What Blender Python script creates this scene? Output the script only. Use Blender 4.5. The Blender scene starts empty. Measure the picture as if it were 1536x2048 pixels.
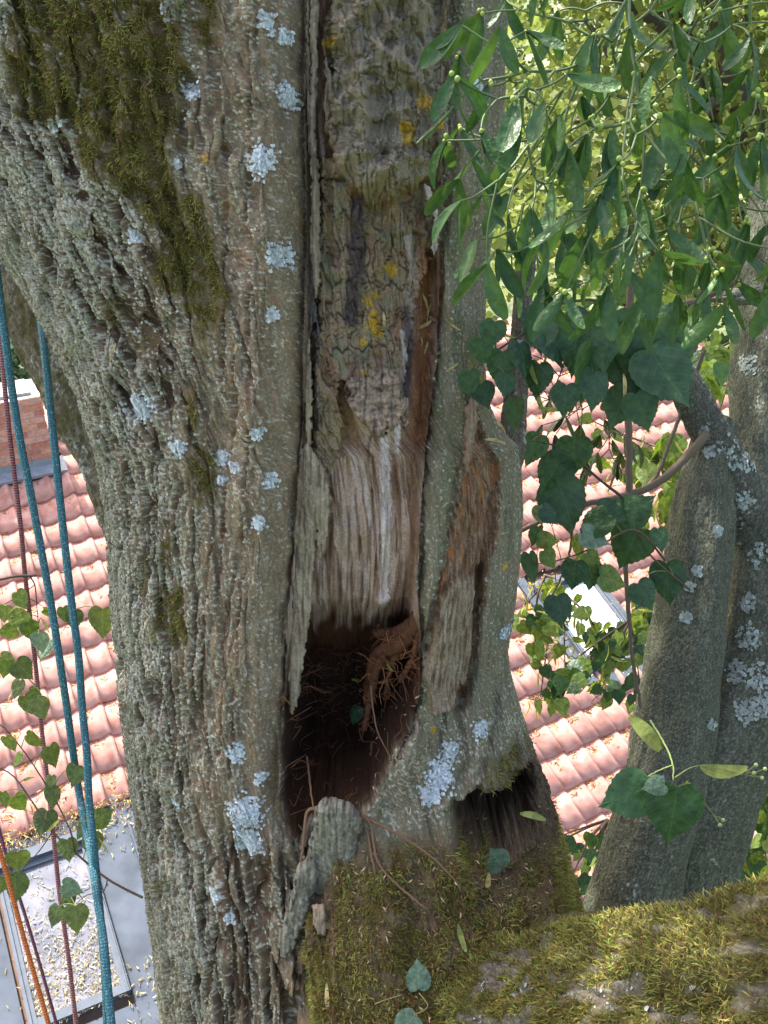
import bpy, math, random
import numpy as np
from mathutils import Vector, Matrix
random.seed(7); RNG = np.random.default_rng(11)

# ------------------------------------------------------------------ camera, sky, sun, exposure
CZ = 12.0; PIT = 0.5243678; FPX = 1992.65
SC = bpy.context.scene; COL = SC.collection
cam_d = bpy.data.cameras.new("camera"); cam = bpy.data.objects.new("camera", cam_d); COL.objects.link(cam)
cam.location = (0, 0, CZ); cam.rotation_euler = (math.pi/2-PIT, 0, 0)
cam_d.sensor_fit = 'VERTICAL'; cam_d.sensor_height = 36; cam_d.lens = FPX/2048*36
cam_d.clip_start = 0.05; cam_d.clip_end = 4000
SC.camera = cam
SUN_EL = math.radians(55); SUN_AZ = math.radians(-42)      # azimuth from +Y towards +X
SUN_DIR = Vector((math.sin(SUN_AZ)*math.cos(SUN_EL), math.cos(SUN_AZ)*math.cos(SUN_EL), math.sin(SUN_EL)))
W = bpy.data.worlds.new("World"); SC.world = W; W.use_nodes = True
nt = W.node_tree; bgn = nt.nodes["Background"]
sky = nt.nodes.new("ShaderNodeTexSky"); sky.sky_type = 'NISHITA'; sky.sun_disc = False
sky.sun_elevation = SUN_EL; sky.sun_rotation = SUN_AZ; sky.air_density = 1.0; sky.dust_density = 6.0; sky.ozone_density = 0.3
nt.links.new(sky.outputs[0], bgn.inputs[0]); bgn.inputs[1].default_value = 0.15
sl = bpy.data.lights.new("sun", 'SUN'); sl.energy = 4.0; sl.angle = math.radians(0.53); sl.color = (1, .95, .87)
so = bpy.data.objects.new("sun", sl); COL.objects.link(so); so.location = (0, 0, 30)
so.rotation_euler = (-SUN_DIR).to_track_quat('-Z', 'Y').to_euler()
SC.view_settings.view_transform = 'Standard'; SC.view_settings.look = 'None'
SC.view_settings.exposure = 1.95; SC.view_settings.gamma = 1.0; SC.view_settings.use_curve_mapping = False
SC.cycles.use_denoising = True
SC.cycles.max_bounces = 8; SC.cycles.transparent_max_bounces = 8

# ------------------------------------------------------------------ pixel -> point helpers (for camera matched placing)
CP, SP = math.cos(PIT), math.sin(PIT)
FW = np.array([0, CP, -SP]); UP = np.array([0, SP, CP]); RT = np.array([1., 0, 0]); CAM = np.array([0, 0, CZ])
def at(px, py, depth):
    return CAM + depth*(FW + (px-768)/FPX*RT - (py-1024)/FPX*UP)
def project(P):
    q = np.asarray(P)-CAM; d = q@FW
    return 768+FPX*(q@RT)/d, 1024-FPX*(q@UP)/d, d

# ------------------------------------------------------------------ numpy noise
_perm = RNG.permutation(256); _perm = np.concatenate([_perm, _perm, _perm])
_g = np.stack([np.cos(np.arange(256)*2.399963), np.sin(np.arange(256)*2.399963)], 1)
def perlin(x, y, seed=0):
    x = np.asarray(x, float)+seed*17.31; y = np.asarray(y, float)+seed*9.17
    xi = np.floor(x).astype(int); yi = np.floor(y).astype(int); xf = x-xi; yf = y-yi
    u = xf*xf*xf*(xf*(xf*6-15)+10); v = yf*yf*yf*(yf*(yf*6-15)+10)
    X0 = xi & 255; X1 = (xi+1) & 255; Y0 = yi & 255; Y1 = (yi+1) & 255
    def gr(X, Y, a, b):
        g = _g[_perm[_perm[X]+Y]]; return g[..., 0]*a+g[..., 1]*b
    n0 = gr(X0, Y0, xf, yf)*(1-u)+gr(X1, Y0, xf-1, yf)*u
    n1 = gr(X0, Y1, xf, yf-1)*(1-u)+gr(X1, Y1, xf-1, yf-1)*u
    return (n0*(1-v)+n1*v)*1.5
def fbm(x, y, o=4, seed=0, g=.5):
    s = 0; a = 1; t = 0
    for k in range(o):
        s = s+a*perlin(x*2**k, y*2**k, seed+k*3); t += a; a *= g
    return s/t
def worley(x, y, seed=0):
    """distance to nearest and second nearest jittered point"""
    xi = np.floor(x).astype(int); yi = np.floor(y).astype(int)
    d1 = np.full(np.shape(x), 9.); d2 = d1.copy()
    for i in (-1, 0, 1):
        for j in (-1, 0, 1):
            X = xi+i; Y = yi+j
            h = _perm[_perm[(X+seed) & 255]+(Y & 255)]; h2 = _perm[h+37]
            d = np.hypot(X+.1+.8*h/255-x, Y+.1+.8*h2/255-y)
            d2 = np.where(d < d1, d1, np.minimum(d2, d)); d1 = np.minimum(d1, d)
    return d1, d2
def ss(a, b, x):
    t = np.clip((x-a)/(b-a), 0, 1); return t*t*(3-2*t)
def lerp(a, b, t): return a+(b-a)*t
def mixc(c, col, m):
    return c+(np.asarray(col)-c)*np.clip(m, 0, 1)[..., None]
def poly_sdf(px, py, poly):
    """positive inside"""
    P = np.asarray(poly, float); n = len(P); d = np.full(np.shape(px), 1e9); ins = np.zeros(np.shape(px), bool)
    for i in range(n):
        a = P[i]; b = P[(i+1) % n]; e = b-a; wx = px-a[0]; wy = py-a[1]
        t = np.clip((wx*e[0]+wy*e[1])/(e@e+1e-9), 0, 1)
        d = np.minimum(d, (wx-t*e[0])**2+(wy-t*e[1])**2)
        c = ((a[1] > py) != (b[1] > py)) & (px < (b[0]-a[0])*(py-a[1])/(b[1]-a[1]+1e-12)+a[0])
        ins ^= c
    d = np.sqrt(d); return np.where(ins, d, -d)
def line_dist(px, py, pts):
    P = np.asarray(pts, float); d = np.full(np.shape(px), 1e9)
    for a, b in zip(P[:-1], P[1:]):
        e = b[:2]-a[:2]; wx = px-a[0]; wy = py-a[1]; t = np.clip((wx*e[0]+wy*e[1])/(e@e+1e-9), 0, 1)
        d = np.minimum(d, (wx-t*e[0])**2+(wy-t*e[1])**2)
    return np.sqrt(d)

# ------------------------------------------------------------------ mesh helpers
def mesh_np(name, V, F, mat, col=None, smooth=True, uv=None):
    me = bpy.data.meshes.new(name); V = np.ascontiguousarray(V, np.float32); F = np.ascontiguousarray(F, np.int32)
    k = F.shape[1]; me.vertices.add(len(V)); me.vertices.foreach_set("co", V.ravel())
    me.loops.add(F.size); me.loops.foreach_set("vertex_index", F.ravel())
    me.polygons.add(len(F)); me.polygons.foreach_set("loop_start", np.arange(0, F.size, k, dtype=np.int32))
    me.polygons.foreach_set("loop_total", np.full(len(F), k, np.int32))
    me.polygons.foreach_set("use_smooth", np.full(len(F), smooth))
    if col is not None:
        a = me.color_attributes.new("Col", 'FLOAT_COLOR', 'POINT')
        c = np.ones((len(V), 4), np.float32); c[:, :3] = col; a.data.foreach_set("color", c.ravel())
    if uv is not None:
        l = me.uv_layers.new(name="UVMap"); l.data.foreach_set("uv", np.ascontiguousarray(uv[F.ravel()], np.float32).ravel())
    me.materials.append(mat); me.update(calc_edges=True); return me
def obj(name, me, parent=None, label=None, cat=None, group=None, kind=None, M=None):
    o = bpy.data.objects.new(name, me); COL.objects.link(o)
    if M is not None: o.matrix_world = M
    if parent is not None: o.parent = parent
    if label: o["label"] = label
    if cat: o["category"] = cat
    if group: o["group"] = group
    if kind: o["kind"] = kind
    return o
def thing(name, label, cat, group=None):
    return obj(name, None, None, label, cat, group)      # root at the world origin; its parts carry world coordinates
def grid_faces(r, c, wrap=False):
    i = np.arange(r-1)[:, None]; j = np.arange(c if wrap else c-1)[None, :]
    a = i*c+j; b = i*c+(j+1) % c
    return np.stack([a, b, b+c, a+c], -1).reshape(-1, 4)
def resample(pts, n):
    P = np.asarray(pts, float); k = len(P)
    if k == 2: return P[0]+(P[1]-P[0])*np.linspace(0, 1, n)[:, None]
    s = np.concatenate([[0], np.cumsum(np.linalg.norm(np.diff(P[:, :3], axis=0), axis=1))]); s /= s[-1]
    # catmull-rom
    t = np.linspace(0, 1, n); i = np.clip(np.searchsorted(s, t, 'right')-1, 0, k-2); f = ((t-s[i])/(s[i+1]-s[i]+1e-12))[:, None]
    p0 = P[np.maximum(i-1, 0)]; p1 = P[i]; p2 = P[i+1]; p3 = P[np.minimum(i+2, k-1)]
    return .5*((2*p1)+(-p0+p2)*f+(2*p0-5*p1+4*p2-p3)*f*f+(-p0+3*p1-3*p2+p3)*f**3)
def frames(C):
    T = np.gradient(C, axis=0); T /= np.linalg.norm(T, axis=1)[:, None]+1e-12
    N = np.zeros_like(T); ref = np.array([0, -1., .2]); n = ref-T[0]*(ref@T[0]); n /= np.linalg.norm(n)
    for k in range(len(T)):
        n = n-T[k]*(n@T[k]); n /= np.linalg.norm(n); N[k] = n
    return T, N, np.cross(T, N)
def tube_arrays(C, R, seg, twist=0.):
    """C (n,3), R (n,) -> V, quads, angle grid, tip capped by pinching"""
    T, N, B = frames(C); a = np.linspace(0, 2*np.pi, seg, endpoint=False)
    V = C[:, None]+R[:, None, None]*(np.cos(a)[None, :, None]*N[:, None]+np.sin(a)[None, :, None]*B[:, None])
    return V, grid_faces(len(C), seg, True), a
class Multi:
    """collects quads/tris (stored as quads) of many little pieces into one mesh"""
    def __init__(s): s.V = []; s.F = []; s.C = []; s.n = 0
    def add(s, V, F, c=None):
        V = np.asarray(V, float).reshape(-1, 3); s.V.append(V); s.F.append(np.asarray(F)+s.n); s.n += len(V)
        if c is not None:
            c = np.asarray(c, float); s.C.append(np.broadcast_to(c, (len(V), 3)))
    def tube(s, pts, r0, r1, seg=6, n=None, c=None, noise=0.):
        n = n or max(2, 3*len(pts)-2); C = resample(pts, n)[:, :3]
        if noise: C = C+RNG.normal(0, noise, C.shape)*np.linspace(.2, 1, n)[:, None]
        R = np.linspace(r0, r1, n); V, F, _ = tube_arrays(C, R, seg)
        V[-1] = C[-1]; s.add(V, F, c)
    def mesh(s, name, mat, smooth=True):
        return mesh_np(name, np.concatenate(s.V), np.concatenate(s.F), mat, np.concatenate(s.C) if s.C else None, smooth)

# ------------------------------------------------------------------ materials
def new_mat(name):
    m = bpy.data.materials.new(name); m.use_nodes = True; t = m.node_tree
    return m, t, t.nodes["Principled BSDF"], t.nodes, t.links
def col_mat(name, rough=.9, fine=900., amt=.35, bump=.25, dist=.002, spec=.2, tr=0., detail=3):
    """vertex colour x fine procedural grain, with fine bump"""
    m, t, b, N, L = new_mat(name)
    a = N.new("ShaderNodeVertexColor"); a.layer_name = "Col"
    tc = N.new("ShaderNodeTexCoord"); nz = N.new("ShaderNodeTexNoise"); nz.inputs["Scale"].default_value = fine; nz.inputs["Detail"].default_value = detail; nz.inputs["Roughness"].default_value = .65
    L.new(tc.outputs["Object"], nz.inputs["Vector"])
    mr = N.new("ShaderNodeMapRange"); mr.inputs["From Min"].default_value = .25; mr.inputs["From Max"].default_value = .75
    mr.inputs["To Min"].default_value = 1-amt; mr.inputs["To Max"].default_value = 1+amt; L.new(nz.outputs[0], mr.inputs[0])
    vm = N.new("ShaderNodeVectorMath"); vm.operation = 'SCALE'; L.new(a.outputs[0], vm.inputs[0]); L.new(mr.outputs[0], vm.inputs["Scale"])
    L.new(vm.outputs[0], b.inputs["Base Color"]); b.inputs["Roughness"].default_value = rough; b.inputs["Specular IOR Level"].default_value = spec
    if bump:
        bp = N.new("ShaderNodeBump"); bp.inputs["Strength"].default_value = bump; bp.inputs["Distance"].default_value = dist
        L.new(nz.outputs[0], bp.inputs["Height"]); L.new(bp.outputs[0], b.inputs["Normal"])
    if tr:
        out = N["Material Output"]; tl = N.new("ShaderNodeBsdfTranslucent"); mx = N.new("ShaderNodeMixShader"); mx.inputs[0].default_value = tr
        L.new(vm.outputs[0], tl.inputs[0]); L.new(b.outputs[0], mx.inputs[1]); L.new(tl.outputs[0], mx.inputs[2]); L.new(mx.outputs[0], out.inputs[0])
    return m
def plain(name, c, rough=.6, noise=0., scale=30., metal=0., spec=.4, bump=0.):
    m, t, b, N, L = new_mat(name); b.inputs["Roughness"].default_value = rough; b.inputs["Metallic"].default_value = metal
    b.inputs["Specular IOR Level"].default_value = spec; b.inputs["Base Color"].default_value = (*c, 1)
    if noise:
        tc = N.new("ShaderNodeTexCoord"); nz = N.new("ShaderNodeTexNoise"); nz.inputs["Scale"].default_value = scale; nz.inputs["Detail"].default_value = 5
        L.new(tc.outputs["Object"], nz.inputs["Vector"]); cr = N.new("ShaderNodeValToRGB"); L.new(nz.outputs[0], cr.inputs[0])
        cr.color_ramp.elements[0].position = .3; cr.color_ramp.elements[1].position = .7
        cr.color_ramp.elements[0].color = (*[x*(1-noise) for x in c], 1); cr.color_ramp.elements[1].color = (*[min(1, x*(1+noise)) for x in c], 1)
        L.new(cr.outputs[0], b.inputs["Base Color"])
        if bump:
            bp = N.new("ShaderNodeBump"); bp.inputs["Strength"].default_value = bump; bp.inputs["Distance"].default_value = .01
            L.new(nz.outputs[0], bp.inputs["Height"]); L.new(bp.outputs[0], b.inputs["Normal"])
    return m
def leaf_mat(name, c0, c1, tr=.35, rough=.45, vein='linden', back=None, spec=.4):
    m, t, b, N, L = new_mat(name)
    oi = N.new("ShaderNodeObjectInfo"); mx = N.new("ShaderNodeMix"); mx.data_type = 'RGBA'
    mx.inputs["A"].default_value = (*c0, 1); mx.inputs["B"].default_value = (*c1, 1); L.new(oi.outputs["Random"], mx.inputs["Factor"])
    tc = N.new("ShaderNodeTexCoord"); nz = N.new("ShaderNodeTexNoise"); nz.inputs["Scale"].default_value = 4; nz.inputs["Detail"].default_value = 4
    L.new(tc.outputs["Object"], nz.inputs["Vector"])
    mr = N.new("ShaderNodeMapRange"); mr.inputs[1].default_value = .3; mr.inputs[2].default_value = .7; mr.inputs[3].default_value = .62; mr.inputs[4].default_value = 1.4
    L.new(nz.outputs[0], mr.inputs[0]); sc_ = N.new("ShaderNodeVectorMath"); sc_.operation = 'SCALE'; L.new(mx.outputs["Result"], sc_.inputs[0]); L.new(mr.outputs[0], sc_.inputs["Scale"])
    sx = N.new("ShaderNodeSeparateXYZ"); L.new(tc.outputs["Object"], sx.inputs[0])
    def M_(op, a, b_=None, c_=None):
        n = N.new("ShaderNodeMath"); n.operation = op
        for i, v in enumerate((a, b_, c_)):
            if v is None: continue
            if isinstance(v, (int, float)): n.inputs[i].default_value = v
            else: L.new(v, n.inputs[i])
        return n.outputs[0]
    ax = M_('ABSOLUTE', sx.outputs[0]); 
    mid = M_('LESS_THAN', ax, .014 if vein == 'linden' else .02)
    if vein == 'linden':
        q = M_('SUBTRACT', sx.outputs[1], M_('MULTIPLY', ax, .75)); fr = M_('PINGPONG', M_('ADD', q, 2.0), .085)
        lat = M_('LESS_THAN', fr, .009); v = M_('MAXIMUM', mid, M_('MULTIPLY', lat, .8))
    else:
        v = M_('MULTIPLY', M_('LESS_THAN', M_('PINGPONG', ax, .05), .008), .5)
    m2 = N.new("ShaderNodeMix"); m2.data_type = 'RGBA'; L.new(M_('MULTIPLY', v, .22), m2.inputs["Factor"]); L.new(sc_.outputs[0], m2.inputs["A"])
    m2.inputs["B"].default_value = (min(1, c1[0]*2.2), min(1, c1[1]*1.8), c1[2]*1.8, 1)
    L.new(m2.outputs["Result"], b.inputs["Base Color"]); b.inputs["Roughness"].default_value = rough; b.inputs["Specular IOR Level"].default_value = spec
    bp = N.new("ShaderNodeBump"); bp.inputs["Strength"].default_value = .35; bp.inputs["Distance"].default_value = .02; bp.invert = True
    L.new(M_('ADD', v, nz.outputs[0]), bp.inputs["Height"]); L.new(bp.outputs[0], b.inputs["Normal"])
    tl = N.new("ShaderNodeBsdfTranslucent"); s2 = N.new("ShaderNodeMixShader"); s2.inputs[0].default_value = tr
    g = N.new("ShaderNodeMix"); g.data_type = 'RGBA'; g.blend_type = 'MULTIPLY'; g.inputs["Factor"].default_value = 1
    L.new(m2.outputs["Result"], g.inputs["A"]); g.inputs["B"].default_value = (1.5, 1.35, .6, 1); L.new(g.outputs["Result"], tl.inputs[0])
    L.new(b.outputs[0], s2.inputs[1]); L.new(tl.outputs[0], s2.inputs[2]); L.new(s2.outputs[0], N["Material Output"].inputs[0])
    return m
M_BARK = col_mat("bark", .92, 230, .45, .9, .004, .15, detail=7)
M_WOOD = col_mat("dead_wood", .8, 260, .35, .6, .003, .2, detail=6)
M_MOSS = col_mat("moss", .9, 300, .3, 0, 0, .15, tr=.3)
M_LICH = col_mat("lichen", .95, 900, .2, .3, .001, .1)
M_TWIG = col_mat("twig_bark", .8, 400, .3, .2, .001, .3)
M_TILE = None

# ------------------------------------------------------------------ trunk chart: nominal front plane of the leaning trunk
TL = PIT-math.radians(12)                              # lean of the trunk from the vertical
TA = np.array([0, math.sin(TL), math.cos(TL)])         # up along the trunk
TN = np.array([0, -math.cos(TL), math.sin(TL)])        # out of the bark towards the viewer
TO = at(620, 1024, 1.80)
def chart(cu, cv, D=0.):
    """chart coordinates (about 0.9 mm units) + relief D in metres -> world"""
    cu = np.asarray(cu, float); cv = np.asarray(cv, float)
    d = FW+((cu-768)/FPX)[..., None]*RT-((cv-1024)/FPX)[..., None]*UP
    t = ((TO-CAM)@TN)/(d@TN)
    return CAM+t[..., None]*d+np.asarray(D)[..., None]*TN
_py = np.array([-200, 0, 200, 350, 490, 650, 800, 950, 1100, 1300, 1500, 1700, 1850, 2048, 2300])
_xl = np.array([-260, -190, -120, -60, 5, 88, 152, 196, 216, 226, 241, 263, 281, 305, 330])
_pyr = np.array([-200, 0, 200, 350, 480, 600, 700, 780, 850, 905, 935, 1000, 1080, 1200, 1300, 1400, 1450, 1550, 1650, 1720, 1790, 1850, 1950, 2100, 2300])
_xr = np.array([1018, 1015, 1008, 996, 982, 972, 968, 972, 982, 1004, 1034, 1043, 1046, 1040, 1030, 1016, 1020, 1045, 1075, 1098, 1115, 1128, 1150, 1180, 1200])
def xl_(v): return np.interp(v, _py, _xl)
def xr_(v): return np.interp(v, _pyr, _xr)
DP = .30
def pdepth(cv):                                        # distance of the nominal plane along the view
    return ((TO-CAM)@TN)/(FW@TN-(np.asarray(cv)-1024)/FPX*(UP@TN))
def wide(x, cv): return 768+(x-768)*(1+DP*.94/pdepth(cv))   # the flanks lie farther back than the plane
def cl_(v): return wide(xl_(v), v)
def cr__(v): return wide(xr_(v), v)
LIPL = [(606, -250), (600, 200), (605, 450), (600, 650), (598, 800), (592, 900), (588, 1000), (580, 1100), (571, 1200), (565, 1300), (560, 1400), (554, 1500), (551, 1600), (568, 1665), (596, 1712)]
LIPR = [(640, 1700), (700, 1650), (745, 1610), (775, 1560), (800, 1505), (838, 1450), (846, 1400), (848, 1300), (842, 1200), (845, 1100), (852, 1000), (860, 900), (872, 800), (882, 700), (886, 600), (886, 450), (890, 300), (897, 100), (908, -250)]
CAV = LIPL+LIPR
_lv = [p[1] for p in LIPL]; _lx = [p[0] for p in LIPL]
_rr = [(1700, 700)]+[(p[1], p[0]) for p in LIPR[5:]]; _rr = sorted(_rr)
def lipl(v): return np.interp(v, _lv, _lx)
def lipr(v): return np.interp(v, [p[0] for p in _rr], [p[1] for p in _rr])
BULGE = [(648, -250), (900, -250), (893, 250), (868, 345), (838, 372), (800, 392), (745, 414), (705, 378), (672, 338), (648, 240)]
LAYER = [(634, 300), (900, 300), (884, 470), (838, 600), (828, 700), (812, 800), (806, 842), (775, 868), (742, 866), (716, 838), (690, 824), (686, 770), (678, 800), (693, 860), (688, 892), (672, 930), (661, 960), (652, 1010), (655, 1045), (645, 1130), (634, 1132), (626, 1060), (610, 960), (616, 800)]
HOLE2 = [(893, 1640), (950, 1612), (1010, 1632), (1068, 1628), (1088, 1690), (1070, 1735), (990, 1752), (925, 1732)]
PIECE = [(634, 1590), (662, 1577), (700, 1586), (722, 1612), (716, 1680), (702, 1745), (640, 1760), (600, 1745), (622, 1650)]
def relief(cu, cv):
    """large forms of the trunk front, metres towards the viewer"""
    a_, b_ = cl_(cv), cr__(cv); s = np.clip((cu-(a_+b_)/2)/((b_-a_)/2), -1, 1)
    xl, xr = xl_(cv), xr_(cv); D = DP*(np.sqrt(np.maximum(1-s*s, 0))-1)
    cu = 768+(cu-768)/(1-D*.978/pdepth(cv))
    fade = ss(0, .10, 1-np.abs(s))
    wob = 13*perlin(cu/90, cv/150, 5)+6*perlin(cu/26, cv/46, 6)+3*perlin(cu/10, cv/16, 7)
    sd = poly_sdf(cu+wob*.6, cv+wob, CAV); h = np.zeros_like(D)
    dep = np.interp(cv, [-200, 300, 450, 800, 900, 1100, 1250, 1340, 1430, 1600, 1700], [.055, .06, .070, .082, .105, .115, .15, .24, .33, .36, .30])
    wdt = np.interp(cv, [-200, 800, 1300, 1500], [26, 26, 30, 55])
    h -= dep*ss(0, wdt, sd)
    # rounded callus lips
    dl = lipl(cv)-cu; h -= .040*np.clip(1-dl/95, 0, 1)**2.2*(dl > -5)*ss(1780, 1660, cv)
    dr = cu-lipr(cv); h -= .030*np.clip(1-dr/48, 0, 1)**2.2*(dr > -5)*ss(1560, 1430, cv)
    # left column swells, long shallow hollows between its strands
    h += .014*perlin((cu-xl)/95, cv/700, 3)*fade+.010*perlin(cu/60, cv/260, 4)*fade
    h += .028*np.exp(-((cu-lipl(cv)+70)/58)**2)*ss(1800, 1600, cv)
    # bark covered bulge above the hollow
    b = poly_sdf(cu+wob, cv+wob, BULGE)
    lump = .5+.9*perlin(cu/52, cv/60, 9)+.5*perlin(cu/24, cv/30, 19)-1.1*np.exp(-(line_dist(cu+wob, cv, [(655, 60), (690, 120), (665, 200), (690, 290)])/16)**2)
    h += np.where(b > 0, (.058+.036*lump)*np.sqrt(np.clip(b/70, 0, 1))+.02*ss(0, 6, b), 0)
    # inner bark layer that still clings to the dead wood, ends in a ragged overhang
    wl = 6*perlin(cu/14, cv/22, 12)+4*perlin(cu/6, cv/9, 13)
    l = poly_sdf(cu+wl, cv+wl, LAYER); h += (.030+.006*perlin(cu/40, cv/60, 10))*ss(-1, 7, l)
    h += .042*np.exp(-(((cu-752)/44)**2+((cv-820)/46)**2))*ss(-2, 8, l)
    h += .012*np.exp(-(((cu-690)/20)**2+((cv-700)/160)**2))
    # dark slot beside the left lip
    h -= .030*np.exp(-((cu-lipl(cv)-19)/13)**2)*ss(1250, 900, cv)
    h -= .016*np.exp(-((cu-lipl(cv)-52)/6)**2)*ss(900, 500, cv)
    h -= .022*np.exp(-(line_dist(cu, cv, [(868, 430), (872, 620), (866, 760), (852, 900), (843, 1050), (838, 1220)])/9)**2)
    # right hand side: furrow of rotten wood between two rolls of callus
    rot = [(940, 790), (975, 905), (1005, 960), (1000, 1080), (975, 1200), (955, 1330), (935, 1450), (870, 1450), (850, 1350), (862, 1260), (885, 1150), (905, 1050), (922, 930)]
    r = poly_sdf(cu+wl, cv+wl*.5, rot); h -= .026*ss(-3, 16, r)
    fin = [(880, 1215), (912, 1175), (948, 1185), (958, 1180), (952, 1300), (940, 1400), (905, 1452), (855, 1450), (850, 1380), (866, 1290)]
    f_ = poly_sdf(cu+wl*.6, cv+wl, fin); h += .030*ss(-2, 10, f_)
    for pl, dpt, w in (([(935, 800), (925, 900), (908, 1010), (888, 1130), (866, 1260), (852, 1330)], .022, 7),
                       ([(960, 1175), (957, 1280), (946, 1400), (922, 1465)], .034, 7), ([(985, 1020), (975, 1120), (962, 1190)], .012, 5),
                       ([(1000, 1430), (985, 1520), (962, 1600), (930, 1660)], .022, 9), ([(1040, 1560), (1030, 1620), (1050, 1680)], .025, 14),
                       ([(890, 1450), (884, 1500), (890, 1545)], .012, 5), ([(915, 1460), (935, 1560), (900, 1640)], .010, 7),
                       ([(1010, 1060), (1015, 1200), (1000, 1330)], .008, 6)):
        h -= dpt*np.exp(-(line_dist(cu, cv, pl)/w)**2)*fade
    # second, small hollow at the foot
    g = poly_sdf(cu+wob, cv+wob, HOLE2); h -= .24*ss(-6, 40, g)
    h += .02*np.exp(-((g+14)/12)**2)*(cv < 1760)
    # ledge of mould and moss that runs out into the big limb
    led = ss(-30, 70, poly_sdf(cu+wob*2, cv+wob, [(650, 1690), (720, 1620), (800, 1600), (900, 1650), (1000, 1742), (1120, 1760), (1300, 1900), (1300, 2400), (560, 2400), (600, 2000), (628, 1800)]))
    h += led*(.015+.33*np.clip((cv-1640)/420, 0, 1.2)**1.15)
    h += .03*ss(1650, 2000, cv)*ss(640, 520, cu)*ss(300, 420, cu)
    p = np.full_like(D, -99.)
    h += .010*perlin(cu/34, cv/90, 14)*fade+.006*perlin(cu/17, cv/36, 15)*fade*ss(-10, 20, np.maximum(sd, b))
    # cracks in the pale wood
    for pl in ([(690, 1040), (694, 1130), (706, 1250), (715, 1330)], [(716, 1110), (722, 1180), (716, 1265)], [(742, 1010), (749, 1120), (757, 1250)], [(640, 1140), (648, 1230), (652, 1330)], [(738, 890), (732, 960), (742, 1010)],
               [(772, 960), (776, 1100), (768, 1240)], [(663, 1130), (676, 1260)]):
        h -= .010*np.exp(-(line_dist(cu+2*perlin(cu/9, cv/30, 8), cv, pl)/2.6)**2)
    return D+h*fade, cu, sd, l, b, led, r, f_, p, g, np.arcsin(s)*440+650
def pb(v): return np.clip(v, 0, 1)
MOSSP = [([(40, -120), (400, -120), (375, 60), (366, 180), (352, 300), (372, 372), (432, 390), (444, 520), (440, 640), (425, 720), (400, 640), (330, 590), (290, 585), (300, 470), (255, 395), (180, 340), (140, 250), (40, 240), (20, 100)], 1.),
         ([(385, -120), (455, -120), (440, 40), (410, 105), (388, 80)], 1.1), ([(350, 770), (388, 765), (384, 870), (362, 872)], 1.), ([(372, 900), (445, 905), (436, 1010), (380, 1010)], .9),
         ([(335, 1050), (362, 1050), (350, 1150), (325, 1150)], .9), ([(265, 1120), (296, 1120), (290, 1230), (262, 1220)], .6), ([(322, 1200), (362, 1190), (352, 1330), (326, 1330)], 1.),
         ([(310, 1830), (335, 1840), (332, 1910), (312, 1890)], .8), ([(180, 590), (250, 590), (250, 660), (190, 660)], .5), ([(250, 680), (300, 660), (300, 720), (255, 730)], .5), ([(960, 1560), (1060, 1570), (1075, 1640), (1000, 1640), (950, 1620)], .5)]
BRIGHT = [(528, 325, 26), (562, 512, 22), (550, 630, 12), (348, 15, 24), (262, 470, 14), (355, 326, 9), (278, 822, 26), (355, 900, 15), (492, 1632, 30), (494, 1690, 26), (380, 175, 16), (575, 190, 20), (540, 50, 16), (570, 70, 14), (440, 920, 14), (470, 935, 9), (440, 965, 9), (475, 1510, 15), (1012, 1330, 10), (880, 1575, 26), (900, 1530, 16), (860, 1600, 20), (960, 1500, 14), (700, 1650, 9), (690, 1690, 9), (520, 860, 10), (545, 960, 12), (110, 240, 14), (430, 1810, 12), (460, 1850, 12), (350, 1650, 8), (520, 1040, 12), (955, 130, 10), (930, 540, 8), (520, 1560, 10)]
YELLOW = [(656, 68, 17), (812, 250, 17), (815, 270, 14), (850, 188, 18), (880, 235, 10), (783, 533, 15), (735, 605, 10), (748, 650, 18), (752, 588, 8), (736, 757, 13), (408, 318, 9), (755, 668, 14), (868, 1480, 7), (1010, 1180, 8), (745, 628, 10), (724, 690, 9)]
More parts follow.
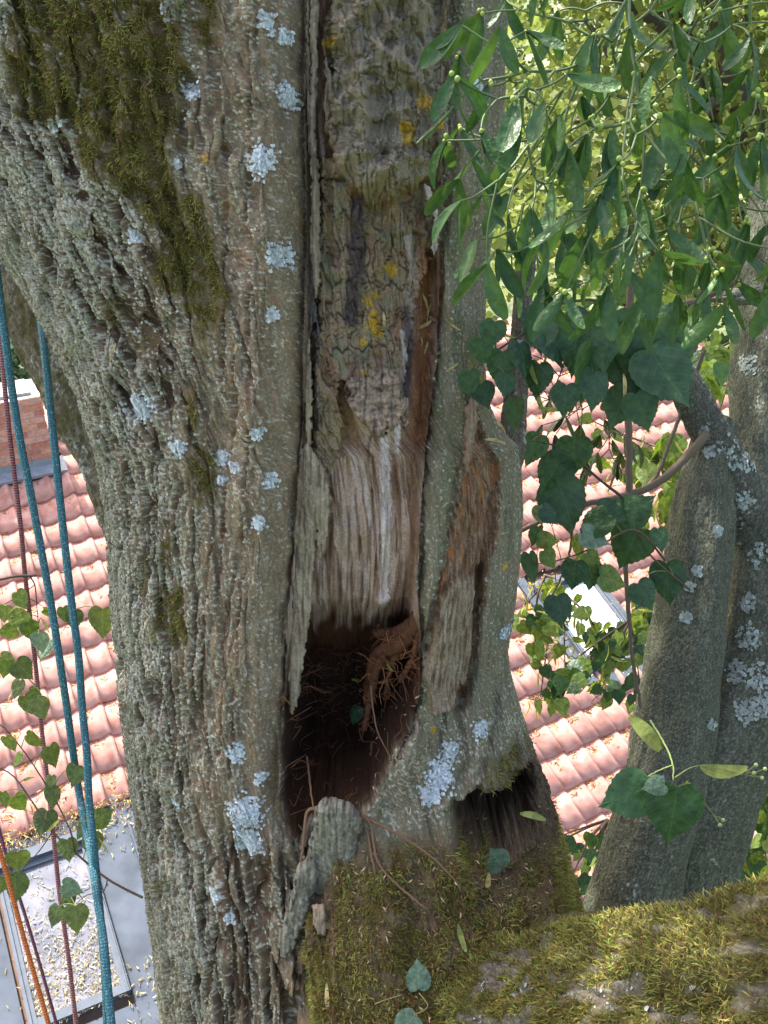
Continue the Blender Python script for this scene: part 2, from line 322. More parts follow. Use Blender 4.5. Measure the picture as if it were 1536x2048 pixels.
def detail(cu, cv, aux):
    D, cu, sd, l, b, led, rot, fin, pc, h2, u = aux
    n1 = perlin(u/80, cv/190, 21); n2 = perlin(u/16, cv/50, 22); uw = u+16*n1+5*n2
    lw = ss(470, 250, cu+30*n1)*(cu < lipl(cv))                        # old furrowed bark on the flank
    inside = ss(0, 14, sd); lipz = ss(90, 20, lipl(cv)-cu)*(1-inside)*(cu < lipl(cv)+10)
    rightz = (cu > lipr(cv))*(1-inside)
    base = ss(1640, 1760, cv)*ss(680, 560, cu)
    fur = np.maximum(lw, base*.9); mid = np.clip(1-fur-inside-lipz-rightz, 0, 1)
    r1 = np.abs(perlin(uw/42, cv/300, 31)); r2 = np.abs(perlin(uw/17, cv/85, 32)); r3 = np.abs(perlin(uw/6, cv/26, 33))
    big = ss(.02, .26, r1); med = ss(.02, .26, r2)
    A1 = .024*fur+.008*mid+.0020*lipz+.003*rightz; A2 = .0095*fur+.0045*mid+.0016*lipz+.0018*rightz
    d = A1*(big-1)+A2*(med-1)+(.0028*fur+.0026*mid+.0016*(lipz+rightz))*fbm(u/6, cv/24, 3, 35, .65)+(.003*mid+.0012*fur)*(1-ss(.0, .09, np.abs(perlin(u/30+.4*n2, cv/17, 36))))*ss(.05, .3, n2)*-1
    lc_ = np.full_like(D, 99.)
    for pl in ([(503, 40), (500, 300), (494, 600), (498, 800), (490, 1000), (480, 1200), (468, 1420), (462, 1560)], [(452, 240), (446, 420), (452, 600), (440, 760)], [(470, 690), (462, 860), (448, 1010), (440, 1150)], [(452, 1210), (444, 1380), (436, 1520)], [(420, 1100), (404, 1300), (396, 1480)], [(540, 1700), (500, 1850), (480, 2040)], [(610, 1760), (570, 1900), (540, 2050)], [(460, 1720), (430, 1900), (415, 2050)]):
        lc_ = np.minimum(lc_, line_dist(cu+7*n2+3*perlin(u/9, cv/14, 29), cv, pl))
    d -= .010*np.exp(-(lc_/3.6)**2)*ss(-.45, .1, perlin(u/40, cv/70, 28))
    # cracked plates of the clinging bark (inside, upper)
    barkin = inside*ss(-4, 8, np.maximum(l, b)); wood = inside*(1-ss(-4, 8, np.maximum(l, b)))
    q1 = np.abs(perlin((u+9*n2)/19, (cv+10*n1)/70, 41)); q2 = np.abs(perlin((u+14*n1)/34, (cv+9*n2+6*perlin(u/12, cv/12, 46))/15, 42)); gate = ss(-.1, .25, perlin(u/40, cv/50, 43))
    crack = np.minimum(ss(.0, .09, q1), 1-(1-ss(.0, .07, q2))*gate)
    d += barkin*(.0075*(crack-1)+.006*fbm(u/22, cv/26, 3, 40, .5)+.0045*fbm(u/8, cv/9, 3, 45, .6)*ss(-.3, .2, gate-.3)+.005*(ss(.02, .2, np.abs(perlin(u/13, cv/110, 44)))-1))
    uw_ = uw; uw = u+5*n1+1.5*n2; fib = fbm(uw/4.5, cv/130, 4, 50, .6); d += wood*(.0028*fib+.004*(ss(.0, .10, np.abs(perlin(uw/13, cv/420, 51)))-1))
    rotm = ss(-2, 10, rot)*(1-ss(-2, 8, fin)); finm = ss(-2, 8, fin)
    d += (rotm+finm*.7)*(.006*fbm(u/7, cv/60, 4, 55)+.005*(ss(0, .15, np.abs(perlin(u/11, cv/90, 56)))-1))
    # -------- colour
    g = fbm(u/30, cv/50, 4, 60); gs = fbm(u/5, cv/9, 3, 61)
    c = np.empty(cu.shape+(3,)); c[:] = (.165, .135, .098)
    c = mixc(c, (.215, .18, .13), lipz*(.6+.5*g)+mid*.35*(g > 0)); c = mixc(c, (.10, .075, .052), pb(-.4*g+.25*gs+.1))
    c = mixc(c, (.17, .165, .115), rightz*.75); c = mixc(c, (.13, .14, .095), pb(rightz*ss(.0, .5, perlin(u/40, cv/160, 62))))
    c = mixc(c, (.09, .062, .043), fur*pb(1.35-.9*big-.55*med))       # bare bark down in the furrows is browner
    c = mixc(c, (.26, .19, .13), pb(.5*ss(.15, .5, perlin(u/12, cv/60, 63))*(mid+lipz)))
    fl = ss(.22, .34, perlin(u/5.5, cv/26, 65))*ss(-.1, .3, n1); c = mixc(c, (.27, .235, .165), pb(fl*(mid*.8+fur*.5)))
    c = mixc(c, (.12, .062, .035), np.exp(-(lc_/5)**2)*.7)
    # inside
    c = mixc(c, (.235, .19, .135), barkin); c = mixc(c, (.185, .182, .130), barkin*ss(-.1, .35, g)); c = mixc(c, (.10, .072, .052), barkin*pb(1-crack)*.8)
    c = mixc(c, (.20, .12, .075), barkin*ss(.1, .45, perlin(u/26, cv/80, 66))*.6)
    hb = ss(-2, 30, b)*inside; c = mixc(c, (.215, .205, .165), hb*.75)
    wc = np.empty_like(c); wc[:] = (.45, .355, .295); wc = mixc(wc, (.25, .165, .115), ss(-.1, .4, perlin(uw/22, cv/300, 70)+.35*ss(770, 850, cu)+.25*ss(960, 860, cv)))
    wc = mixc(wc, (.52, .465, .44), ss(.0, .35, perlin(uw/9, cv/260, 71))*ss(880, 980, cv)*.8*ss(790, 770, cu)); wc = mixc(wc, (.12, .07, .045), ss(.12, .4, perlin(uw/6, cv/120, 72))*.7)
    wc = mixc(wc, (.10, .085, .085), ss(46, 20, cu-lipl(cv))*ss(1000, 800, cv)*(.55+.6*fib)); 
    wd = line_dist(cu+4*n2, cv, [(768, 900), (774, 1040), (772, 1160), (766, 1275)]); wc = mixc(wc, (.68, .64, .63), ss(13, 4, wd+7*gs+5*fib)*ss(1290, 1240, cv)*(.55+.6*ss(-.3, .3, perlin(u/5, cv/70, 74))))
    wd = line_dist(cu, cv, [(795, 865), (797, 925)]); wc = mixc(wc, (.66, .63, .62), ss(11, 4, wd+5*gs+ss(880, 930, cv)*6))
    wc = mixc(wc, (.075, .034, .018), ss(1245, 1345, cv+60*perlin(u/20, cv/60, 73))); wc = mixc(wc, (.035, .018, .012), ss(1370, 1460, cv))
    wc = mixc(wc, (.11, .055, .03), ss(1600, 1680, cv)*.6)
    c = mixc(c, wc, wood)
    tan = poly_sdf(cu+8*n2, cv+10*n1, [(600, 860), (690, 820), (690, 890), (660, 960), (655, 1045), (640, 1135), (612, 1135), (600, 1000)]); c = mixc(c, (.27, .22, .15), inside*ss(-10, 14, tan)*.85*(.7+.5*fib))
    kn = np.exp(-(((cu-768)/30)**2+((cv-822)/42)**2)); c = mixc(c, (.36, .27, .19), barkin*pb(kn*1.1+.3*gs*kn)); c = mixc(c, (.15, .07, .04), inside*np.exp(-(((cu-705)/22)**2+((cv-800)/28)**2)))
    c = mixc(c, (.32, .27, .22), inside*ss(14, 3, line_dist(cu+5*gs, cv, [(842, 360), (866, 410), (872, 500)]))*.8)
    c = mixc(c, (.30, .25, .22), inside*ss(16, 4, line_dist(cu+5*gs, cv, [(820, 480), (830, 560), (812, 720), (800, 800)])+8*gs)*.8)
    c = mixc(c, (.085, .07, .075), inside*ss(12, 4, line_dist(cu+7*gs, cv, [(872, 400), (874, 480)]))); c = mixc(c, (.085, .07, .075), inside*ss(14, 4, line_dist(cu+7*gs, cv, [(812, 620), (822, 700), (812, 830)])))
    c = mixc(c, (.085, .07, .072), inside*ss(24, 8, line_dist(cu+9*n2, cv, [(715, 400), (712, 520), (700, 640)])))
    c = mixc(c, (.25, .12, .06), inside*ss(22, 6, line_dist(cu+9*n2, cv, [(858, 500), (852, 650), (846, 780), (840, 900)])+8*gs)*.8)
    c = mixc(c, (.155, .085, .05), rotm*.9); c = mixc(c, (.24, .17, .115), rotm*ss(.0, .3, perlin(u/5, cv/40, 75))); c = mixc(c, (.34, .15, .06), rotm*ss(.15, .4, perlin(u/16, cv/50, 76))*.7)
    c = mixc(c, (.27, .225, .165), finm*.85); c = mixc(c, (.15, .11, .075), finm*ss(.05, .3, perlin(u/6, cv/50, 77)))
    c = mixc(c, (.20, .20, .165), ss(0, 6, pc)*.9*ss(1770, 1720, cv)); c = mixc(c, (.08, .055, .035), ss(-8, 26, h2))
    red = .6*ss(.52, .6, perlin(u/22, cv/30, 78))*ss(.1, .3, perlin(u/4, cv/6, 79)); c = mixc(c, (.30, .10, .045), red*(mid+lipz+lw*.6)*.8)
    c = mixc(c, (.45, .27, .20), np.exp(-(((cu-478)/18)**2+((cv-515)/24)**2)*1.4)*ss(-.2, .2, gs)); c = mixc(c, (.13, .07, .04), np.exp(-(((cu-345)/14)**2+((cv-518)/26)**2)*1.3)*.9)
    # -------- moss and lichen cover
    mo = np.zeros_like(D)
    for P_, wgt in MOSSP:
        q = poly_sdf(cu+26*n1+14*n2, cv+20*n2+14*perlin(u/20, cv/20, 81), P_); mo = np.maximum(mo, wgt*ss(-10, 26, q))
    ho = ss(-.25, .1, fbm(u/26, cv/34, 3, 82)); mo = mo*(.35+.65*ho)
    lm = led*ss(1640, 1730, cv); mo = np.maximum(mo, lm*(.42+.7*ss(-.2, .2, fbm(u/45, cv/40, 3, 83)+.5*ss(1800, 2000, cv))))
    mo = np.where(pc > 2, mo*.25, mo)
    lobes = fbm(u/8, cv/8, 2, 90)+.25*perlin(u/3.2, cv/3.6, 91)
    dens = fur*(.36+.18*n1+.22*ss(300, 120, cu)+.14*ss(900, 1300, cv)-.30*ss(380, 470, cu))+mid*.16+lipz*.02+rightz*(.02+.22*ss(1420, 1540, cv))
    dens = (dens+.22*fbm(u/60, cv/90, 2, 92)+.25*perlin(u/13, cv/120, 89)-.9*pb(mo))*(1-lm)-lm
    li = ss(.24, .31, lobes*.75+dens*.72*ss(.2, .8, big*.55+.45*med))*(1-inside)*(1-rotm)*(1-finm)
    dust = ss(.0, .45, perlin(u/3.3, cv/7, 93)+.35*perlin(u/1.9, cv/2.6, 88)+.6*perlin(u/30, cv/60, 94)-.08)*(lipz*.30+rightz*.18+mid*.28)*(1-lm); LOB = li.copy()*pb(fur+.6*mid); li = np.maximum(li, dust*(1-inside))
    br = np.zeros_like(D)
    for x, y, r_ in BRIGHT:
        q = np.hypot(cu-x, (cv-y)*.85)/r_; br = np.maximum(br, ss(.05, .25, 1.05-q+1.1*lobes))
    br = br*ss(-6, 0, -sd+3)*(1-ss(0, 8, sd)); ye = np.zeros_like(D)
    for x, y, r_ in YELLOW:
        q = np.hypot(cu-x, (cv-y)*.85)/r_; ye = np.maximum(ye, ss(.05, .2, .95-q+1.0*lobes))
    lc = np.empty_like(c); lc[:] = (.36, .385, .325); lc = mixc(lc, (.47, .50, .46), ss(0, .5, perlin(u/14, cv/18, 95))); lc = mixc(lc, (.27, .30, .235), ss(.1, .5, perlin(u/40, cv/40, 96)))
    gap = ss(.1, .35, perlin(u/2.6, cv/3.0, 87)); c = mixc(c, lc, li*(.97-.85*gap)); c = mixc(c, (.60, .645, .66), br*.95); c = mixc(c, (.40, .27, .035), ye*.92)
    d += .0022*np.maximum(li*(fur+mid*.7+rightz*.6), br)*(.6+.9*lobes)+.0015*ye
    mc = np.empty_like(c); mc[:] = (.105, .088, .032); mc = mixc(mc, (.10, .055, .03), lm*ss(-.1, .3, g)); c = mixc(c, mc, pb(mo*1.3))
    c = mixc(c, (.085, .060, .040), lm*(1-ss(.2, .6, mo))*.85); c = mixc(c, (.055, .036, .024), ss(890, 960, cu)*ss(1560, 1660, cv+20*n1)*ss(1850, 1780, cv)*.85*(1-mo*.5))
    c = mixc(c, (.085, .055, .035), lm*ss(.0, .4, perlin(u/18, cv/18, 97))*.8)
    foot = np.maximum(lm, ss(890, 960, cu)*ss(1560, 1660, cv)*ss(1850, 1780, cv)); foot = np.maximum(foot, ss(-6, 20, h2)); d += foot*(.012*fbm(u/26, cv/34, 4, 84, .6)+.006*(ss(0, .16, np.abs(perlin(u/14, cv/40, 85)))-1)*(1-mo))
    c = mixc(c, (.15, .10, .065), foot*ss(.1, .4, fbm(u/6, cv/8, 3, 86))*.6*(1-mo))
    d += .004*pb(mo)*fbm(u/14, cv/14, 3, 98)
    c = c*lerp(np.array([1.09, 1.0, .90]), np.array([1.0, 1.0, 1.0]), br[..., None])
    return d, np.clip(c, .01, .9), pb(mo), pb(np.maximum(br, LOB)*(1-pb(mo))), br

NC, NB, NR = 720, 36, 1030
th = np.concatenate([np.linspace(-np.pi/2, np.pi/2, NC), np.linspace(np.pi/2, 3*np.pi/2, NB+2)[1:-1]])
cvr = np.linspace(-150, 2230, NR); CV, TH = np.meshgrid(cvr, th, indexing='ij')
S_ = np.sin(TH); CU = (cl_(CV)+cr__(CV))/2+(cr__(CV)-cl_(CV))/2*S_
front = np.cos(TH) >= -1e-9
aux = relief(CU, CV); D_ = np.where(front, aux[0], .30*(np.cos(TH)-1))
PT = chart(CU, CV, D_)
dR = np.gradient(PT, axis=0); dC = np.roll(PT, -1, 1)-np.roll(PT, 1, 1); NT = np.cross(dC, dR); NT /= np.linalg.norm(NT, axis=2)[..., None]+1e-12
if (NT[NR//2, NC//4]@TN) < 0: NT = -NT
# soften the normals used for displacing
for _ in range(3): NT = (NT+np.roll(NT, 1, 1)+np.roll(NT, -1, 1)); NT[1:-1] = NT[1:-1]+NT[2:]+NT[:-2]; NT /= np.linalg.norm(NT, axis=2)[..., None]+1e-12
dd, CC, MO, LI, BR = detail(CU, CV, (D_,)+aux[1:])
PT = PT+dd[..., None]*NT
tree = thing("linden_tree", "huge old hollow linden trunk with mossy lichen covered bark and a spreading mossy limb", "tree")
obj("trunk", mesh_np("trunk", PT.reshape(-1, 3), grid_faces(NR, NC+NB, True), M_BARK, CC.reshape(-1, 3)), tree)
def surf(cu, cv, lift=0.):
    """point on the finished trunk surface"""
    i = np.clip(np.round((cv-cvr[0])/(cvr[1]-cvr[0])), 0, NR-1).astype(int)
    j = int(np.argmin(np.abs(aux[1][i, :NC]-cu)))
    return PT[i, j]+lift*NT[i, j], NT[i, j]

# ------------------------------------------------------------------ moss strands / lichen lobes as joined little pieces
def strands(P, Nn, length, width, down=.5, curl=.6, cols=None):
    n = len(P); g = np.array([0, 0, -1.]); r = RNG.normal(0, 1, (n, 3)); d = Nn*.75+g*down*RNG.uniform(.2, 1.1, (n, 1))+r*curl*.55
    d /= np.linalg.norm(d, axis=1)[:, None]; e = d+g*.5*RNG.uniform(0, 1, (n, 1))+RNG.normal(0, .5, (n, 3))*curl; e /= np.linalg.norm(e, axis=1)[:, None]
    L = length*RNG.uniform(.5, 1.35, (n, 1)); w = np.cross(d, RNG.normal(0, 1, (n, 3))); w /= np.linalg.norm(w, axis=1)[:, None]; w *= width*RNG.uniform(.7, 1.3, (n, 1))
    p1 = P+d*L*.55; p2 = p1+e*L*.5
    V = np.stack([P-w*.6, P+w*.6, p1+w, p1-w, p2+w*.25, p2-w*.25], 1)
    F = (np.arange(n)*6)[:, None, None]+np.array([[0, 1, 2, 3], [3, 2, 4, 5]])[None]
    return V.reshape(-1, 3), F.reshape(-1, 4), np.repeat(cols, 6, axis=0)*np.tile([.7, .7, 1, 1, 1.2, 1.2], n)[:, None]
def moss_cols(n, P, bright=1.):
    k = RNG.uniform(0, 1, (n, 1)); z = perlin(P[:, 0]*14+P[:, 2]*3, P[:, 2]*14+P[:, 1]*5, 3)[:, None]
    c = lerp(np.array([.135, .112, .028]), np.array([.34, .31, .085]), pb(k*.75+z*.6+.1)); br_ = RNG.uniform(0, 1, (n, 1)) < .16
    return np.where(br_, np.array([.16, .09, .04]), np.where(RNG.uniform(0, 1, (n, 1)) < .3, c*[.72, 1.0, .9], c))*bright
def pick(prob, n):
    p = prob.ravel()/prob.sum(); return RNG.choice(p.size, n, p=p)
fr = (front & (CV > -60) & (CV < 2110)).astype(float)
step = np.linalg.norm(dR, axis=2)*np.linalg.norm(dC, axis=2)       # area weight
idx = pick(np.clip(MO-.22, 0, 1)*fr*step, 84000)
Pm = PT.reshape(-1, 3)[idx]+RNG.normal(0, .0012, (84000, 3)); Nm = NT.reshape(-1, 3)[idx]
V, F, C_ = strands(Pm, Nm, .0115, .0009, .5, .75, moss_cols(len(Pm), Pm)); obj("moss", mesh_np("moss", V, F, M_MOSS, C_), tree, kind="stuff")
def lobes_mesh(P, Nn, size, cols):
    n = len(P); r = RNG.normal(0, 1, (n, 3)); t = np.cross(Nn, r); t /= np.linalg.norm(t, axis=1)[:, None]; b = np.cross(Nn, t)
    k = 6; V = np.empty((n, k+1, 3)); s = size*RNG.uniform(.5, 1.4, (n, 1)); V[:, 0] = P+Nn*s*.10
    ph = RNG.uniform(0, 6.28, (n, 1))
    for i in range(k):
        a = ph[:, 0:1]+i*2*np.pi/k; rr = s*RNG.uniform(.55, 1.15, (n, 1)); V[:, i+1] = P+(np.cos(a)*t+np.sin(a)*b)*rr+Nn*s*RNG.uniform(.05, .75, (n, 1))
    F = (np.arange(n)*(k+1))[:, None, None]+np.array([[0, 1, 2, 3], [0, 3, 4, 5], [0, 5, 6, 1]])[None]
    return V.reshape(-1, 3), F.reshape(-1, 4), np.repeat(cols, k+1, axis=0)*np.tile([.85]+[1.06]*k, n)[:, None]
idx = pick((np.clip(LI-.45, 0, 1)*.4+BR*1.2)*fr*step, 34000)
Pl = PT.reshape(-1, 3)[idx]; Nl = NT.reshape(-1, 3)[idx]; cl = np.maximum(CC.reshape(-1, 3)[idx], [.28, .28, .225])*RNG.uniform(.6, 1.3, (len(idx), 1))
V, F, C_ = lobes_mesh(Pl, Nl, .0024, cl); obj("lichen", mesh_np("lichen", V, F, M_LICH, C_), tree, kind="stuff")
# ------------------------------------------------------------------ loose slabs of bark and wood
def slab(name, poly, D0, th, tone, parent=tree, cell=2.6, tilt=0., tiltv=0., grain=1., rag=1., lump=0., streak=1., label=None, mat=None, li=0.):
    P = np.array(poly, float); x0, y0 = P.min(0)-4; x1, y1 = P.max(0)+4; nx = int((x1-x0)/cell)+1; ny = int((y1-y0)/cell)+1
    X, Y = np.meshgrid(np.linspace(x0, x1, nx), np.linspace(y0, y1, ny))
    wq = rag*(3*perlin(X/9, Y/16, len(name))+2*perlin(X/4, Y/7, 4)+(rag-1)*3*perlin(X/22, Y/24, 8)); sd = poly_sdf(X+wq, Y+wq, P); ok = sd > -.2
    xm, ym = P.mean(0); half = th*np.sqrt(np.clip(sd/(8+0*X), 0, 1)); gr = fbm(X/5, Y/70, 3, 7)
    big = .004*(ss(.0, .2, np.abs(perlin((X+9*perlin(X/30, Y/60, 2))/18, Y/110, 9)))-1)
    Dm = D0+tilt*(X-xm)/100+tiltv*(Y-ym)/100+.006*perlin(X/60, Y/140, 3)
    e = ss(0, 3, sd); fr_ = Dm+half+(.003*gr+big+.0022*fbm(X/9, Y/16, 3, 19))*grain*e+lump*fbm(X/20, Y/18, 4, 23, .6)*e; bk = Dm-half
    a, b = [np.asarray(t) for t in tone]; c = lerp(a, b, pb(.5+.9*gr*streak+.9*(1-streak)*fbm(X/7, Y/8, 3, 24)+.5*perlin(X/3.2, Y/9, 17)+.35*fbm(X/22, Y/40, 3, 18))[..., None]); c = mixc(c, a*.45, ss(.25, .45, perlin(X/7, Y/90, 11))*.7)
    if li: c = mixc(c, (.40, .41, .34), ss(.1, .3, fbm(X/9, Y/9, 3, 3))*li)
    V = np.concatenate([chart(X, Y, fr_).reshape(-1, 3), chart(X, Y, bk).reshape(-1, 3)]); C2 = np.concatenate([c.reshape(-1, 3)]*2)
    q = grid_faces(ny, nx); okf = ok.ravel()[q].all(1); q = q[okf]; n = nx*ny
    # close the rim between front and back
    ed = {}
    for f in q:
        for k in range(4):
            e_ = (f[k], f[(k+1) % 4]); ed[e_] = 1
    rim = [(a_, b_) for (a_, b_) in ed if (b_, a_) not in ed]
    rf = np.array([[b_, a_, a_+n, b_+n] for a_, b_ in rim]).reshape(-1, 4)
    F = np.concatenate([q, q[:, ::-1]+n, rf]); us = np.unique(F); mp = np.zeros(2*n, int); mp[us] = np.arange(len(us))
    return obj(name, mesh_np(name, V[us], mp[F], mat or M_WOOD, C2[us]), parent, label)
GREYB = ((.15, .12, .085), (.27, .225, .16)); TANW = ((.20, .155, .105), (.36, .30, .205)); DARKW = ((.06, .048, .045), (.12, .10, .095)); BARKT = ((.15, .135, .095), (.255, .235, .175)); RUST = ((.10, .035, .014), (.24, .10, .035))
slab("bark_splinter", [(614, -140), (640, -140), (634, 120), (628, 250), (636, 330), (640, 480), (638, 560), (632, 608), (624, 575), (616, 500), (619, 400), (616, 280), (618, 100)], -.035, .010, GREYB)
slab("bark_splinter", [(606, -140), (618, -140), (616, 120), (624, 240), (622, 330), (612, 300), (606, 150)], -.045, .006, GREYB)
slab("bark_splinter", [(640, 60), (656, 120), (668, 150), (662, 215), (648, 240), (640, 200), (646, 150)], -.055, .010, GREYB)
slab("wood_strip", [(606, 500), (622, 520), (630, 620), (642, 690), (634, 705), (624, 640), (614, 700), (606, 640)], -.060, .006, DARKW)
slab("wood_strip", [(604, 660), (616, 680), (622, 790), (618, 930), (610, 940), (606, 860), (600, 760)], -.058, .007, TANW)
slab("wood_strip", [(622, 690), (638, 715), (640, 820), (634, 880), (626, 800)], -.066, .006, DARKW)
slab("wood_strip", [(592, 905), (612, 890), (636, 930), (656, 960), (652, 1040), (640, 1132), (632, 1135), (630, 1060), (626, 1150), (618, 1240), (606, 1330), (594, 1420), (580, 1456), (570, 1448), (567, 1380), (571, 1270), (577, 1150), (584, 1020)], -.055, .011, TANW, tilt=.01, label="pale tan strip of torn wood hanging into the hollow")
slab("wood_strip", [(634, 950), (650, 960), (660, 1000), (656, 1060), (648, 1120), (640, 1130), (636, 1060)], -.045, .008, TANW)
slab("wood_strip", [(846, 358), (862, 366), (878, 410), (882, 470), (874, 520), (866, 500), (868, 430), (856, 400)], -.040, .007, ((.22, .19, .16), (.40, .36, .31)), label="bleached sliver of torn wood")
slab("wood_strip", [(806, 470), (826, 460), (834, 520), (832, 566), (824, 560), (818, 520)], -.060, .006, ((.17, .15, .12), (.30, .26, .21)))
slab("wood_strip", [(800, 660), (808, 650), (818, 720), (812, 780), (806, 730)], -.062, .005, ((.17, .15, .13), (.33, .29, .26)))
slab("wood_strip", [(806, 800), (818, 790), (820, 835), (810, 850)], -.058, .006, ((.2, .17, .14), (.34, .29, .23)))
slab("bark_stub", [(946, 795), (962, 812), (966, 850), (956, 900), (944, 960), (930, 960), (934, 880), (938, 820)], -.075, .016, ((.15, .10, .065), (.27, .20, .135)), label="brown splintered edge of a broken side stem")
slab("bark_stub", [(634, 1592), (662, 1578), (702, 1588), (722, 1614), (718, 1680), (704, 1770), (640, 1790), (604, 1765), (622, 1670)], .020, .022, BARKT, tiltv=-.02, label="grey broken stub of bark standing on the rim of the hollow", mat=M_BARK, li=.45, grain=1.2, rag=1.5)
slab("bark_stub", [(598, 1712), (634, 1694), (640, 1730), (622, 1810), (588, 1880), (566, 1900), (560, 1860), (580, 1790)], .030, .020, BARKT, label=None, mat=M_BARK, li=.5, grain=1.2, rag=1.5)
slab("bark_stub", [(602, 1668), (622, 1640), (640, 1650), (636, 1690), (608, 1712), (596, 1700)], -.03, .014, ((.11, .08, .055), (.19, .15, .11)))
slab("bark_stub", [(630, 1768), (652, 1762), (664, 1790), (658, 1822), (640, 1826), (630, 1800)], .075, .010, ((.20, .14, .09), (.32, .25, .18)))
slab("bark_stub", [(762, 1610), (785, 1535), (812, 1500), (836, 1455), (845, 1470), (838, 1560), (842, 1640), (800, 1660), (770, 1640)], -.045, .018, ((.14, .10, .075), (.25, .20, .155)))
slab("bark_stub", [(692, 806), (714, 838), (740, 866), (762, 874), (780, 866), (808, 848), (816, 806), (800, 752), (760, 738), (716, 752), (694, 772)], -.038, .034, ((.17, .125, .085), (.33, .26, .19)), tiltv=.05, grain=.6, rag=2.6, lump=.022, streak=.15, mat=M_BARK, label="ragged tan knob of bark overhanging the pale wood")
# roots and mould inside the hollow
def cpts(l): return [chart(np.array(a), np.array(b), np.array(d)) for a, b, d in l]
rt = [([(862, 1235, -.13), (840, 1290, -.13), (800, 1340, -.15), (762, 1370, -.17), (742, 1420, -.19), (736, 1500, -.22)], .022, .012), ([(830, 1290, -.13), (790, 1318, -.15), (745, 1330, -.19)], .014, .006),
      ([(770, 1365, -.15), (752, 1400, -.16), (738, 1470, -.17), (724, 1545, -.18)], .010, .006), ([(812, 1330, -.14), (782, 1400, -.17), (770, 1480, -.20)], .010, .004), ([(846, 1300, -.11), (826, 1370, -.12), (800, 1420, -.14)], .009, .003)]
for pts, a, b in rt:
    m = Multi(); P = cpts(pts); m.tube(P, a, b, 10, 40, RNG.uniform(.7, 1.1)*np.array([.115, .045, .02]), .003)
    for k in range(20):
        i = RNG.integers(0, len(P)-1); p = lerp(P[i], P[i+1], RNG.uniform()); q = p+RNG.normal(0, .022, 3)+TN*.012+TA*RNG.normal(-.015, .022); w1 = RNG.normal(0, .010, 3)
        m.tube([p, lerp(p, q, .35)+w1, lerp(p, q, .7)-w1*.6, q], .0013, .0005, 4, 10, np.array([.22, .095, .035])*RNG.uniform(.5, 1.3))
    obj("root", m.mesh("root", M_TWIG), tree)
m = Multi()
for k in range(230):                                        # fibres of rotten wood lying in the hollow
    cu = RNG.uniform(565, 830); cv = RNG.uniform(1400, 1660); 
    if poly_sdf(np.array(cu), np.array(cv), CAV) < 6: continue
    p, n_ = surf(np.array(cu), np.array(cv), .004); a = RNG.uniform(-.6, 1.9); d = np.array([math.cos(a), 0, math.sin(a)])*RNG.uniform(.02, .07)+n_*RNG.uniform(0, .03)
    w1 = RNG.normal(0, .008, 3); m.tube([p, p+d*.35+w1, p+d*.7-w1*.5, p+d*.9], .0011, .0004, 4, 10, np.array([.17, .075, .03])*RNG.uniform(.2, 1.1))
obj("wood_fibre", m.mesh("wood_fibre", M_TWIG), tree, kind="stuff")
for pts, r in (([(634, 1602, .03), (618, 1606, .03), (612, 1640, .035), (606, 1700, .04)], .0035), ([(722, 1618, .02), (742, 1640, .02), (754, 1690, .05), (790, 1725, .07), (850, 1765, .09)], .003), ([(735, 1632, .01), (800, 1655, .03), (860, 1690, .04), (905, 1730, .05), (925, 1760, .05)], .0028), ([(606, 1560, -.1), (620, 1590, -.02), (632, 1612, .03)], .0025), ([(740, 1420, -.12), (752, 1500, -.10), (790, 1535, -.05)], .002), ([(735, 1650, .02), (745, 1690, .05), (752, 1715, .06)], .003)):
    P = []
    for a, b, d in pts:
        q, n_ = surf(np.array(a), np.array(b), .004); w = chart(np.array(a), np.array(b), np.array(d)); P.append(q if (q-w)@TN > 0 else w)
    m = Multi(); m.tube(P, r, r*.6, 7, 22, (.17, .095, .055), .0008); obj("rootlet", m.mesh("rootlet", M_TWIG), tree)

